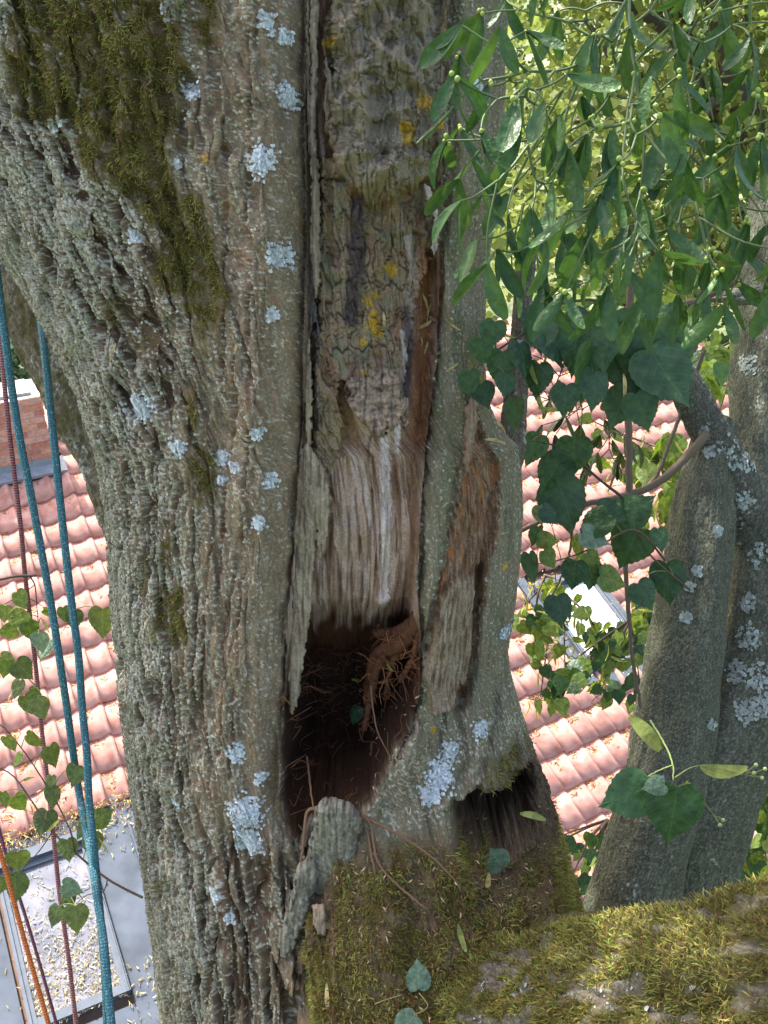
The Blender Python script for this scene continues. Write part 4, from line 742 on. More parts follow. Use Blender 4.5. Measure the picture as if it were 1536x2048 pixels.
for k in range(1500):
    u = lr.uniform(-5.2, -2.1); v = 16.1-abs(lr.normal(0, 1.6)); 
    if v < 12.4: continue
    a = lr.uniform(0, 6.28); squig(rp(np.array(u), np.array(v), np.array(.085)), RH*math.cos(a)+RD*math.sin(a), RD*math.cos(a)-RH*math.sin(a), RN, lr.uniform(.02, .05), lr.uniform(.0025, .005), np.array([.50, .42, .26])*lr.uniform(.5, 1.25))
for k in range(500):
    u = lr.uniform(-7, .2); v = lr.uniform(12.1, 19) if k < 120 else (11.9+abs(lr.normal(0, .35)) if k < 330 else lr.uniform(15.5, 18)); u = u if k < 330 else lr.uniform(-2.2, .0); a = lr.uniform(0, 6.28)
    squig(rp(np.array(u), np.array(v), np.array(.05)), RH*math.cos(a)+RD*math.sin(a), RD*math.cos(a)-RH*math.sin(a), RN, lr.uniform(.02, .06), lr.uniform(.003, .006), np.array([.48, .40, .18])*lr.uniform(.5, 1.25))
for k in range(900):
    u = lr.uniform(-8, .4); v = 11.35+abs(lr.normal(0, .35)); a = lr.uniform(0, 6.28)
    squig(rp(np.array(u), np.array(v), np.array(.04+lr.uniform(0, .05))), RH*math.cos(a)+RD*math.sin(a), RD*math.cos(a)-RH*math.sin(a), RN, lr.uniform(.025, .06), lr.uniform(.003, .006), (np.array([.50, .37, .15]) if lr.uniform() < .6 else np.array([.22, .10, .06]))*lr.uniform(.45, 1.2))
for k in range(160):
    u = lr.uniform(skyR[0]-.5, skyR[1]+.5); v = lr.uniform(skyR[2]-.9, skyR[3]+1); a = lr.uniform(0, 6.28)
    squig(rp(np.array(u), np.array(v), np.array(.105)), RH*math.cos(a)+RD*math.sin(a), RD*math.cos(a)-RH*math.sin(a), RN, lr.uniform(.02, .05), lr.uniform(.003, .005), np.array([.55, .42, .16])*lr.uniform(.5, 1.25))
obj("blossom_litter", m.mesh("blossom_litter", M_MOSS), None, "dry yellow linden blossoms strewn over the roof tiles and skylight", "litter", None, "stuff")

# ------------------------------------------------------------------ ground
def ground_mat():
    m_, t, b, N, L = new_mat("garden_ground"); nz = N.new("ShaderNodeTexNoise"); nz.inputs["Scale"].default_value = .6; nz.inputs["Detail"].default_value = 10; tc = N.new("ShaderNodeTexCoord"); L.new(tc.outputs["Object"], nz.inputs["Vector"])
    cr = N.new("ShaderNodeValToRGB"); L.new(nz.outputs[0], cr.inputs[0]); cr.color_ramp.elements[0].color = (.03, .05, .015, 1); cr.color_ramp.elements[1].color = (.10, .12, .04, 1); cr.color_ramp.elements[0].position = .35; cr.color_ramp.elements[1].position = .65
    L.new(cr.outputs[0], b.inputs["Base Color"]); b.inputs["Roughness"].default_value = .95; return m_
k = 60; gx, gy = np.meshgrid(np.linspace(-1500, 1500, k), np.linspace(-1500, 1500, k)); obj("ground", mesh_np("ground", np.stack([gx, gy, 0*gx], -1).reshape(-1, 3), grid_faces(k, k), ground_mat()), None, None, None, None, "structure")
# ------------------------------------------------------------------ leaves
def linden_leaf_mesh(name, mat, seed, n=26):
    """heart shaped, toothed, pointed leaf; base at origin, tip along +Y, length 1"""
    r = np.random.default_rng(seed); half = [(0, .0), (.10, -.075), (.22, -.10), (.34, -.045), (.43, .07), (.475, .22), (.46, .38), (.40, .53), (.30, .67), (.19, .79), (.09, .89), (.03, .97), (0, 1.06)]
    h = resample(np.array([(x, y, 0) for x, y in half]), n); sk = r.uniform(-.05, .05)
    tooth = np.where(np.arange(n) % 2 == 0, 1.0, .965)[:, None]; h = h*np.where(np.abs(h[:, :1]) > .05, tooth, 1)
    L = h[:, :2]*[-1, 1]; out = np.concatenate([h[:, :2], L[-2:0:-1]]); out[:, 0] *= r.uniform(.93, 1.07); out[:, 0] += sk*out[:, 1]
    c = np.array([0, .40]); m = len(out); ring = c+(out-c)*.55; V2 = np.concatenate([[c], ring, out]); cup = r.uniform(.03, .16); bend = r.uniform(-.16, .03); fold = r.uniform(0, .12)
    x, y = V2[:, 0], V2[:, 1]; z = -cup*(x*x*3)+fold*np.abs(x)+bend*(y-.3)**2*np.sign(y-.3)*1.2+.02*np.sin(9*x+seed)*np.cos(7*y); z[1+m:] += r.normal(0, .012, m)
    V = np.column_stack([x, y, z]); F = [[0, 1+i, 1+(i+1) % m] for i in range(m)]; T = []
    for i in range(m):
        a, b = 1+i, 1+(i+1) % m; T += [[a, a+m, b+m], [a, b+m, b]]
    return mesh_np(name, V, np.array(F+T), mat)
def mistle_leaf_mesh(name, mat, seed):
    r = np.random.default_rng(seed); ny = 9; t = np.linspace(0, 1, ny); w = .140*np.sin(np.pi*np.clip(t*.90+.035, 0, 1))**.72*(.68+.6*t)+.012*(1-t); w[-1] = .045; b = r.uniform(-.5, .5); ben = r.uniform(.1, .75)*r.choice([-1, 1]); V = []
    for k in range(ny):
        a = ben*t[k]; yc = np.sin(a)/max(abs(ben), .01)*np.sign(ben) if abs(ben) > .01 else t[k]; zc = (1-np.cos(a))/ben; xc = .10*b*np.sin(t[k]*np.pi*.9)
        for s_ in (-1, -.5, 0, .5, 1): V.append((xc+s_*w[k], yc, zc+.10*w[k]*(s_*s_)*4))
    return mesh_np(name, np.array(V), grid_faces(ny, 5), mat)
def bract_mesh(name, mat, seed):
    r = np.random.default_rng(seed); ny = 7; t = np.linspace(0, 1, ny); w = .085*np.sin(np.pi*(t*.9+.05))**.6; ben = r.uniform(-1.3, 1.3); V = []
    for k in range(ny):
        a = ben*t[k]
        for s_ in (-1, 0, 1): V.append((s_*w[k]+.15*ben*t[k]**2, t[k], .12*math.sin(t[k]*3)*np.sign(ben)+.04*s_*s_))
    return mesh_np(name, np.array(V), grid_faces(ny, 3), mat)
ML_SHADE = leaf_mat("linden_leaf_shaded", (.018, .052, .024), (.040, .098, .032), .28, .42)  # darker copy of the linden leaf, shade put into its colour
ML_SUN = leaf_mat("linden_leaf_sunlit", (.075, .135, .022), (.135, .20, .04), .4, .45)  # paler copy, sunlight put into its colour
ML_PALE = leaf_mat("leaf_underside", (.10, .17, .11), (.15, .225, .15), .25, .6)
ML_BRACT = leaf_mat("bract_yellow_green", (.24, .29, .07), (.33, .36, .11), .4, .6, 'none')
ML_DRY = leaf_mat("bract_dry", (.40, .31, .13), (.52, .42, .20), .3, .7, 'none')
ML_MIST = leaf_mat("mistletoe_leaf", (.026, .078, .022), (.062, .132, .034), .22, .40, 'par')
ML_MISD = leaf_mat("mistletoe_leaf_silhouette", (.026, .050, .020), (.045, .075, .028), .2, .45, 'par')  # darker copy of the mistletoe leaf, backlit silhouette put into its colour
LS = [linden_leaf_mesh("leaf", ML_SHADE, s) for s in range(7)]; LU = [linden_leaf_mesh("leaf", ML_SUN, s+20) for s in range(6)]; LP = [linden_leaf_mesh("leaf", ML_PALE, s+40) for s in range(3)]
ML_MID = leaf_mat('linden_leaf_mid', (.048, .088, .030), (.105, .150, .045), .35, .45); LH = [linden_leaf_mesh('leaf', ML_MID, s+80) for s in range(6)]  # leaf colour set between the shaded and sunlit copies
LSs = [linden_leaf_mesh("leaf", ML_SHADE, s+60, 8) for s in range(5)]; LUs = [linden_leaf_mesh("leaf", ML_SUN, s+70, 8) for s in range(5)]
BRm = [bract_mesh("bract", ML_BRACT, s) for s in range(5)]; DRm = [bract_mesh("bract", ML_DRY, s+9) for s in range(5)]
MLm = [mistle_leaf_mesh("leaf", ML_MIST, s) for s in range(12)]; MLd = [mistle_leaf_mesh("leaf", ML_MISD, s+30) for s in range(6)]
fr_ = np.random.default_rng(21)
def orient(tip, nrm):
    y = np.asarray(tip, float); y = y/np.linalg.norm(y); z = np.asarray(nrm, float); z = z-y*(z@y); z /= np.linalg.norm(z); x = np.cross(y, z); return np.stack([x, y, z], 1)
def put_leaf(me, pos, tip, nrm, size, parent, name="leaf", wide=1.):
    R = orient(tip, nrm)*np.array([size*wide, size, size]); M = Matrix([[*R[0], pos[0]], [*R[1], pos[1]], [*R[2], pos[2]], [0, 0, 0, 1]]); return obj(name, me, parent, M=M)
def img_dir(a): return math.cos(a)*RT-math.sin(a)*UP           # a = 90 deg points down the picture
def sprig(name, label, cat, stems, leaves, group=None, grow=1., tone=(.075, .05, .035), meshes=None, petiole=.0011, r0=.003, r1=.0012, tiltn=.5, bracts=(), nodes=True):
    """stems: polylines of (px,py,depth); leaves: (px,py,size_px,angle,kind[,depth]) with px,py the middle of the blade"""
    t = thing(name, label, cat, group); m = Multi(); SP_ = []
    for s in stems:
        P = resample([at(*p[:3]) for p in s], 24); SP_.append(P); a, b = (s[0][3], s[-1][3]) if len(s[0]) > 3 else (r0, r1); m.tube(P, a, b, 7, 24, np.asarray(tone)*fr_.uniform(.8, 1.2), .0004)
    allP = np.concatenate(SP_); ax, ay, ad = project(allP)
    for lf in leaves:
        x, y, s, ang, kind = lf[:5]; a = math.radians(ang); i = np.argmin((ax-x)**2+(ay-y)**2); d = lf[5] if len(lf) > 5 else ad[i]+fr_.uniform(-.06, .02)*ad[i]/2
        size = s*grow*d/FPX; tip = img_dir(a)+FW*fr_.uniform(-.35, .35); tip /= np.linalg.norm(tip); mid = at(x, y, d); pos = mid-tip*size*.45
        n_ = -FW+fr_.normal(0, tiltn, 3)+UP*.25; M_ = {'s': LS, 'h': LH, 'u': LU, 'p': LP, 'S': LSs, 'U': LUs, 'b': BRm, 'd': DRm, 'm': MLm, 'k': MLd}[kind]; me = M_[fr_.integers(len(M_))]
        put_leaf(me, pos, tip, n_, size, t, "bract" if kind in 'bd' else "leaf", fr_.uniform(.88, 1.08)); q = allP[i]; L = np.linalg.norm(pos-q)
        if L > .002: m.tube([q, (q+pos)/2+UP*.12*L, pos], petiole, petiole*.8, 5, 6, (.13, .16, .05) if kind in 'suph' else np.asarray(tone))
    obj("twig", m.mesh("twig", M_TWIG), t); return t
# ---- left: branch that grows out of the trunk and its neighbours
sprig("linden_twig", "leafy twig sprouting from the lichened trunk edge above the skylight", "twig", [[(285, 1795, 2.15, .0028), (215, 1758, 2.18), (150, 1705, 2.2), (105, 1663, 2.2), (65, 1605, 2.2), (20, 1545, 2.22), (-20, 1535, 2.22, .0016)], [(150, 1705, 2.2, .0018), (140, 1660, 2.18), (110, 1600, 2.2), (60, 1520, 2.2), (15, 1462, 2.22), (-15, 1440, 2.22, .0013)], [(215, 1758, 2.18, .0014), (205, 1785, 2.17), (175, 1790, 2.16), (150, 1810, 2.15, .0009)], [(105, 1663, 2.2, .0014), (80, 1700, 2.2), (45, 1740, 2.2), (38, 1760, 2.2, .0009)]],
      [(20, 1488, 40, 70, 'h'), (70, 1480, 42, 40, 'u'), (105, 1512, 48, 80, 'h'), (35, 1520, 30, 120, 'u'), (100, 1572, 42, 95, 'h'), (150, 1552, 46, 100, 'h'), (104, 1595, 46, 90, 'h'), (40, 1606, 40, 60, 'u'), (88, 1645, 50, 100, 'h'), (135, 1700, 44, 80, 'h'), (168, 1652, 56, 120, 'h'), (185, 1690, 46, 80, 'h'), (205, 1632, 44, -35, 'u'), (34, 1722, 50, 100, 'h'), (30, 1775, 66, 95, 'h'), (110, 1832, 42, 110, 'h'), (152, 1838, 56, 85, 'h'), (145, 1776, 44, 20, 'p'), (140, 1800, 34, 60, 'h'), (8, 1600, 34, 80, 'u'), (60, 1560, 30, 150, 'b'), (110, 1650, 36, 130, 'b'), (205, 1690, 34, 60, 'b'), (2, 1770, 34, 100, 'h')], r0=.0026)
sprig("linden_twig", "broken twig stub with drooping green leaves in front of the pink tiles", "twig", [[(-15, 1162, 2.3, .0036), (30, 1153, 2.3), (75, 1151, 2.3, .0032)], [(60, 1153, 2.3, .0018), (70, 1172, 2.3), (74, 1215, 2.3), (78, 1260, 2.3, .0008)], [(70, 1170, 2.3, .0012), (40, 1190, 2.3), (10, 1208, 2.3), (-15, 1220, 2.3, .0008)], [(60, 1197, 2.3, .001), (90, 1215, 2.3), (125, 1235, 2.3, .0007)]],
      [(42, 1200, 40, 60, 'u'), (10, 1228, 38, 100, 'h'), (45, 1238, 46, 20, 'u'), (60, 1262, 40, 80, 'u'), (15, 1262, 40, 170, 'u'), (100, 1228, 34, 30, 'u'), (130, 1230, 36, 70, 'u'), (148, 1240, 42, 95, 'h'), (82, 1285, 44, 80, 'p'), (92, 1300, 46, 110, 'p'), (205, 1245, 64, 95, 'h', 2.25), (88, 1250, 34, 70, 'b'), (30, 1218, 30, 140, 'b')])
sprig("linden_twig", "small leafy twig tip by the maroon rope", "twig", [[(-20, 1345, 2.3, .002), (20, 1335, 2.3), (60, 1360, 2.3), (85, 1395, 2.3, .0008)], [(-20, 1400, 2.3, .0014), (15, 1405, 2.3), (40, 1398, 2.3, .0008)]],
      [(15, 1318, 34, 20, 'u'), (48, 1340, 48, 50, 'h'), (10, 1338, 36, 100, 'u'), (35, 1378, 38, 100, 'h'), (62, 1410, 50, 60, 'h'), (80, 1418, 46, 70, 'h'), (22, 1398, 30, 100, 'b'), (70, 1385, 26, 20, 'u')])
# ---- right: leaves that hang over the roof
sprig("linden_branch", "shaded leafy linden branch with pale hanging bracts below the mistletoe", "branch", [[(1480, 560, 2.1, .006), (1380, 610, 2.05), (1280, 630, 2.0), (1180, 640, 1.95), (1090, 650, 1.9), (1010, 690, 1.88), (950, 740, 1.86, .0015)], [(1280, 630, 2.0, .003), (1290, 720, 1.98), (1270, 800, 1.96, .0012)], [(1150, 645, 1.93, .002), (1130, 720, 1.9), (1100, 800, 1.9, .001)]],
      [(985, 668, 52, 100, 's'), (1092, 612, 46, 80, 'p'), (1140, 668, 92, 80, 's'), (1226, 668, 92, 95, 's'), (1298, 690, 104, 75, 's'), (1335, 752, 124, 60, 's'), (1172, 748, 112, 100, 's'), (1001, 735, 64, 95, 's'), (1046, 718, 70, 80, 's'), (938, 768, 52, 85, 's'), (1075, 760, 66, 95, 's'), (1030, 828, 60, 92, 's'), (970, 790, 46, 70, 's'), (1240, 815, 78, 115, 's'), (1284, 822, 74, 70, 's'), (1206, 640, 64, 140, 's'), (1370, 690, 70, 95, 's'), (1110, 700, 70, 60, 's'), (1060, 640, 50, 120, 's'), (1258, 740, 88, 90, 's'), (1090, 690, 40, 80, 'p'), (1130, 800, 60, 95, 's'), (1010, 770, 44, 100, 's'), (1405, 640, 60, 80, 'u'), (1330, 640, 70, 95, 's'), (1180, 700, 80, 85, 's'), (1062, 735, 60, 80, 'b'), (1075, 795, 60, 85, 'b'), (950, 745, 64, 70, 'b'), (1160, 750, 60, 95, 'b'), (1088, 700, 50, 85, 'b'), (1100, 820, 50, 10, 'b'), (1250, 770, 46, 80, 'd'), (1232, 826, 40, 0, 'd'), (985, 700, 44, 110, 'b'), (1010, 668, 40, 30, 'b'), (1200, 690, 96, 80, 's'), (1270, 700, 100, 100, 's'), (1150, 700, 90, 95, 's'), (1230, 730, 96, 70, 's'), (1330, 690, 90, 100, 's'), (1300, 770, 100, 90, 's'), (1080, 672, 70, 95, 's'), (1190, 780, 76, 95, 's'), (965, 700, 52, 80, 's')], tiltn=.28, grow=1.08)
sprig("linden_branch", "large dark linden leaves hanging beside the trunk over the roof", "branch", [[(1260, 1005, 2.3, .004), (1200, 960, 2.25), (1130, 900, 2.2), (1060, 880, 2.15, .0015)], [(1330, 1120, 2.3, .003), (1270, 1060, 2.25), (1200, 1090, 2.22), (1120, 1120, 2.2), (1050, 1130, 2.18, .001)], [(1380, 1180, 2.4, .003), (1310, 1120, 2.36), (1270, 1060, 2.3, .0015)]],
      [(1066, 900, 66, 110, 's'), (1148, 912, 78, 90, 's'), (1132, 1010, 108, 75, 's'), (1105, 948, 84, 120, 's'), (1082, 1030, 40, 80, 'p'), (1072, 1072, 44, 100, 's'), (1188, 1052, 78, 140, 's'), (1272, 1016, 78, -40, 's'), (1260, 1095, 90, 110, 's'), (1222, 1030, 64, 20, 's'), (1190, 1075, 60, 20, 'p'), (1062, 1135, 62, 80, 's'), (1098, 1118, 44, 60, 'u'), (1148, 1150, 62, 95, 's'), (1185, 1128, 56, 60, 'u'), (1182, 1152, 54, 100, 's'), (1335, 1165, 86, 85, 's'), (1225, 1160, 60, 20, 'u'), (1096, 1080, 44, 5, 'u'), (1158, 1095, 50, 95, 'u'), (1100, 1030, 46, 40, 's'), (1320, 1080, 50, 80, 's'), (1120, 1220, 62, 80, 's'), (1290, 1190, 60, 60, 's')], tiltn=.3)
sprig("linden_sprig", "bright three leaf linden sprig hanging in front of the fused stems", "sprig", [[(1300, 1440, 1.66, .0018), (1330, 1490, 1.64), (1346, 1530, 1.62), (1346, 1562, 1.61, .0012)], [(1346, 1530, 1.62, .0012), (1320, 1540, 1.61), (1290, 1556, 1.60, .0009)], [(1350, 1555, 1.61, .001), (1395, 1532, 1.62), (1470, 1545, 1.63), (1515, 1556, 1.64, .0006)], [(1375, 1565, 1.62, .0008), (1420, 1620, 1.63), (1440, 1650, 1.63, .0005)]],
      [(1250, 1592, 112, 165, 's', 1.58), (1346, 1628, 128, 95, 's', 1.57), (1308, 1574, 46, 160, 'p', 1.56)], tone=(.20, .25, .08), tiltn=.15)
sp = bpy.data.objects["linden_sprig"]
put_leaf(BRm[1], at(1258, 1432, 1.66), img_dir(math.radians(48)), -FW+UP*.3, 92*1.66/FPX, sp, "bract", 2.0); put_leaf(BRm[3], at(1400, 1534, 1.62), img_dir(math.radians(18)), -FW+UP*.5, 96*1.62/FPX, sp, "bract", 1.8); put_leaf(BRm[2], at(1372, 1562, 1.62), img_dir(math.radians(50)), -FW, 40*1.62/FPX, sp, "bract", 1.2)
mb = bpy.data.meshes.new("bud"); import bmesh
bm = bmesh.new(); bmesh.ops.create_icosphere(bm, subdivisions=2, radius=1); bm.to_mesh(mb); bm.free(); mb.polygons.foreach_set("use_smooth", [True]*len(mb.polygons)); mb.materials.append(plain("bud_green", (.30, .34, .12), .6, .2, 2))
def ball(name, me, p, r, par): return obj(name, me, par, M=Matrix.Translation(Vector(p)) @ Matrix.Diagonal((r, r, r*1.08, 1)))
for x, y in ((1512, 1530), (1508, 1546), (1524, 1556), (1530, 1538), (1440, 1650), (1446, 1640)): ball("bud", mb, at(x, y, 1.635), .0034, sp)
m = Multi()
for x, y, x0, y0 in ((1512, 1530, 1492, 1548), (1508, 1546, 1492, 1548), (1524, 1556, 1500, 1552), (1530, 1538, 1500, 1552), (1440, 1650, 1428, 1632), (1446, 1640, 1428, 1632)): m.tube([at(x0, y0, 1.635), at((x+x0)/2, (y+y0)/2-2, 1.635), at(x, y, 1.635)], .0007, .0006, 5, 6, (.22, .24, .09))
obj('bud_stalk', m.mesh('bud_stalk', M_TWIG), sp)
# ---- farther branches over the roof: smaller leaves
def spray(label, base, spread, n, depth, size, kinds, seed, group):
    r = np.random.default_rng(seed); st = []; lv = []; x0, y0 = base
    for (dx, dy, w) in spread:
        x1, y1 = x0+dx, y0+dy; mx, my = (x0+x1)/2+r.uniform(-15, 15), (y0+y1)/2-r.uniform(0, 18); st.append([(x0, y0, depth, .006), (mx, my, depth+r.uniform(-.2, .2)), (x1, y1, depth+r.uniform(-.3, .3), .002)])
        for k in range(int(n*w)):
            t = r.uniform(.15, 1.05); px = (1-t)**2*x0+2*t*(1-t)*mx+t*t*x1; py = (1-t)**2*y0+2*t*(1-t)*my+t*t*y1
            lv.append((px+r.normal(0, 20), py+abs(r.normal(0, 20)), size*r.uniform(.7, 1.3), r.normal(90, 40), r.choice(list(kinds))))
    return sprig("linden_spray", label, "branch", st, lv, group, petiole=.0016, tiltn=.7)
G = "far linden sprays above the roof"
spray("sunlit linden spray in front of the right hand skylight frame", (1120, 1180), [(-60, 130, .8), (10, 170, 1.), (90, 120, 1.), (-40, 220, .8)], 27, 4.2, 29, "UUUSbb", 1, G)
spray("dark linden spray hanging at the lower edge of the right hand skylight", (1260, 1240), [(-130, 130, 1.2), (-60, 150, 1.), (20, 130, .8), (-190, 160, .8)], 26, 4.0, 29, "SSSUbU", 2, G)
spray("light green linden spray tucked against the fused stems by the skylight", (1330, 1180), [(-60, 70, 1.), (-100, 130, 1.), (-30, 140, .8)], 26, 4.4, 32, "UUUbbS", 3, G)
spray("thin bare twigged linden spray beside the rotten foot of the trunk", (1215, 1640), [(-110, 50, .35), (-70, 110, .5), (-40, 170, .35), (-20, 60, .2), (-90, 30, .1), (-60, 90, .5), (-80, 150, .4)], 13, 3.6, 29, "SSU", 4, G)
spray("yellow green linden spray between the two twigs of the young linden", (1400, 960), [(-90, 60, 1.), (-60, 120, 1.), (-120, -40, .9), (-60, -90, .8)], 24, 4.4, 38, "UUUUb", 5, G)
spray("yellow green linden spray close beside the trunk at the top of the skylight", (1090, 1150), [(-40, 60, 1.), (-20, 110, 1.), (30, 60, .8)], 14, 4.3, 27, "UUbbU", 9, G)
spray("linden spray crossing the tiles below the small mistletoe", (1330, 900), [(-120, 20, 1.), (-80, 70, 1.), (-150, -60, .8)], 13, 4.5, 30, "UUSb", 10, G)
spray("linden spray at the right of the fused stems", (1580, 1560), [(-60, 60, 1.), (-50, 160, 1.), (-90, 210, .9), (-40, 240, .8)], 20, 3.2, 38, "SSUU", 6, G)
spray("linden spray seen between the diagonal branch and the grey stem", (1470, 680), [(-60, 100, 1.), (-110, 60, .8), (-40, 170, .8)], 12, 4.4, 44, "UUUS", 7, G)
spray("light green linden spray behind the lowest mistletoe shoots", (1230, 560), [(-160, 60, 1.), (-60, 90, 1.), (80, 60, 1.), (160, 100, 1.)], 14, 4.6, 42, "UUUS", 8, G)
# ---- leaves and bracts that fell on the trunk (each its own thing)
def fallen(name, label, me, cu, cv, size, ang, lift=.006, tilt=.3, group=None, wide=1.):
    p, n_ = surf(np.array(float(cu)), np.array(float(cv)), lift); a = math.radians(ang); n2 = n_*.5-FW*.5+fr_.normal(0, tilt*.3, 3); tip = math.cos(a)*RT-math.sin(a)*TA; tip = tip-n2*(tip@n2)/(n2@n2)
    tip /= np.linalg.norm(tip); o_ = put_leaf(me, p-tip*size*.45, tip, n2, size, None, name, wide); o_["label"] = label; o_["category"] = "leaf"
    if group: o_["group"] = group
    return o_
fallen("fallen_leaf", "round green leaf lying upper of the joined pair on the mossy ledge", LP[0], 830, 1852, .050, -95, .015, .1); fallen("fallen_leaf", "round green leaf lying lower of the joined pair on the mossy ledge", LP[1], 800, 1906, .052, 140, .016, .1)
p_, n_ = surf(np.array(996.), np.array(1752.), .012); o_ = put_leaf(LP[2], p_, TA*.8-RT*.45+TN*.25, -FW+RT*.3, .058, None, "fallen_leaf"); o_["label"] = "grey green leaf standing in the small hollow at the foot"; o_["category"] = "leaf"
fallen("fallen_bract", "light green bract by the small hollow rim", BRm[0], 1052, 1735, .055, 10, .05, .3, wide=1.6)
fallen("fallen_bract", "lime green bract standing on the ledge", BRm[2], 913, 1815, .050, 80, .02, .2, wide=1.3); p_, n_ = surf(np.array(958.), np.array(1756.), .012); o_ = put_leaf(DRm[1], p_, TA*.7-RT*.3+TN*.3, -FW, .040, None, "fallen_bract", 1.8); o_["label"] = "cream bract caught in the small hollow"; o_["category"] = "leaf"
fallen("fallen_leaf", "dark green leaf hanging inside the main hollow near its right lip", LS[2], 752, 1535, .040, 95, .05, .2); fallen("fallen_bract", "pale green bract inside the main hollow at the right wall", BRm[4], 825, 1398, .038, 20, .05, .3, wide=1.2)
fallen("fallen_bract", "small yellow green bract above the dark leaf in the hollow", BRm[1], 752, 1508, .022, 10, .055, .3, wide=1.5)
G2 = "dry bracts stuck to the bark"; DRYL = ['straw coloured bract beside the yellow lichen', None, None, None, None, None, None, 'small yellow bract at the torn edge above the pale wood', 'small straw coloured bract on the lichened flank below the moss', 'curled straw coloured bract below the dark moss cushions', 'long straw coloured bract lying in the notch of the side stem', None, None, 'tan bract in a bark crack of the left column', 'long orange brown needle like bract below the bark stub', 'orange brown bract on the ledge before the small hollow', 'long tan bract on the moss below the two fallen leaves', 'tan splinter like bract at the lower lip of the main hollow', None, 'bright straw coloured bract in the notch above the rotten wood', None, None]; DRY = [(770, 640, .032, 80), (852, 600, .03, 60), (858, 625, .034, 110), (905, 655, .030, 40), (850, 655, .04, 150), (862, 705, .026, 95), (880, 714, .03, -20), (683, 940, .026, 100), (182, 450, .024, 80), (225, 705, .034, 100), (985, 912, .045, 0), (865, 590, .024, 160), (935, 712, .016, 0), (475, 690, .03, 100), (660, 1880, .06, 70), (980, 1825, .03, 60), (840, 1945, .06, -15), (600, 1690, .03, 60), (905, 745, .03, 150), (1000, 890, .04, 30), (870, 640, .04, 20), (842, 690, .02, 70)]
for k, (x, y, s, a) in enumerate(DRY): fallen("dry_bract", DRYL[k] or "curled straw coloured bract caught in the brown slot beside the right callus", DRm[k % 5], x, y, s, a, .004, .5, None if DRYL[k] else G2)
m = Multi(); q = [surf(np.array(float(a)), np.array(float(b)), .012)[0] for a, b in ((832, 1872), (846, 1886), (832, 1892), (812, 1900))]; m.tube(q, .0012, .0009, 5, 12, (.25, .22, .10))
q = [surf(np.array(float(a)), np.array(float(b)), .012)[0] for a, b in ((752, 1880), (768, 1876), (800, 1870))]; m.tube(q, .001, .0007, 5, 8, (.28, .22, .12)); o_ = obj("leaf_stalk", m.mesh("leaf_stalk", M_TWIG), None, "thin pale stalk that joins the two fallen leaves", "stalk")

# ------------------------------------------------------------------ mistletoe
def mistletoe(name, label, root, targets, meshes, size, rstem, tone, berries, seed):
    t = thing(name, label, "mistletoe"); r = np.random.default_rng(seed); m = Multi(); nodes = []; terms = []
    def rec(p, T, gen, d0):
        c = T.mean(0)
        if len(T) == 1:
            mid = lerp(p, T[0], .5)+d0*.10*np.linalg.norm(T[0]-p); m.tube([p, mid, T[0]], max(rstem*.62**gen, rstem*.36), rstem*.32, 7, 9, np.asarray(tone)*r.uniform(.85, 1.25)); terms.append((T[0], T[0]-mid)); return
        f = .34 if len(T) > 12 else .42; q = lerp(p, c, f)+r.normal(0, .006, 3); d = q-p; L = np.linalg.norm(d)
        mid = lerp(p, q, .5)+d0*.08*L; m.tube([p, mid, q], max(rstem*.80**gen, rstem*.5), max(rstem*.80**(gen+1), rstem*.45), 7, 7, np.asarray(tone)*r.uniform(.85, 1.2)); nodes.append(q)
        ax = T-T.mean(0); u_, s_, vt = np.linalg.svd(ax, full_matrices=False); k = ax@vt[0]; o_ = np.argsort(k); h = len(T)//2+ (r.integers(-1, 2) if len(T) > 5 else 0)
        dn = d/(L+1e-9); rec(q, T[o_[:h]], gen+1, dn); rec(q, T[o_[h:]], gen+1, dn)
    rec(root, targets, 0, np.array([0, 0, -1.]))
    for p, d in terms:
        d = d/np.linalg.norm(d)*.4+np.array([0, 0, -.95])+r.normal(0, .18, 3); d /= np.linalg.norm(d); side = np.cross(d, r.normal(0, 1, 3)+FW*1.5); side /= np.linalg.norm(side); sp_ = r.uniform(.15, .65)
        for sg in (-1, 1):
            tip = d+side*sg*sp_+r.normal(0, .10, 3); nrm = -FW*.7+side*sg*.5+r.normal(0, .8, 3); put_leaf(meshes[r.integers(len(meshes))], p, tip, nrm, size*r.uniform(.75, 1.2), t, "leaf", r.uniform(.85, 1.25))
        if r.uniform() < .35: put_leaf(meshes[r.integers(len(meshes))], p, d+r.normal(0, .15, 3), -FW+r.normal(0, .5, 3), size*r.uniform(.5, .8), t)
        nodes.append(p)
    if berries:
        for p in nodes:
            if r.uniform() < berries:
                for k in range(r.integers(2, 4)): ball("berry", bm_, p+r.normal(0, .0035, 3), r.uniform(.0026, .0036), t)
    obj("stem", m.mesh("stem", M_STEM), t); return t
bm_ = mb.copy(); bm_.name = "berry"; bm_.materials.clear(); bm_.materials.append(plain("berry_green", (.26, .34, .07), .4, .2, 2)); M_STEM = col_mat("mistletoe_stem", .55, 300, .2, .15, .001, .35)
mr_ = np.random.default_rng(77); TG = []
def leftb(y): return np.interp(y, [-60, 60, 150, 330, 430, 520, 600, 660], [940, 890, 890, 862, 905, 945, 1040, 1100])
tries = 0
while len(TG) < 124 and tries < 60000:
    tries += 1; x = mr_.uniform(860, 1580); y = mr_.uniform(-60, 615)
    if x < leftb(y)+18: continue
    if mr_.uniform() > np.interp(y, [-60, 150, 300, 580, 615], [.4, .7, 1, 1, .8]): continue
    dmin = 35 if y > 200 else 44
    if any((x-a)**2+(y-b)**2 < dmin**2 for a, b, _ in TG): continue
    TG.append((x, y, mr_.uniform(1.12, 1.5)))
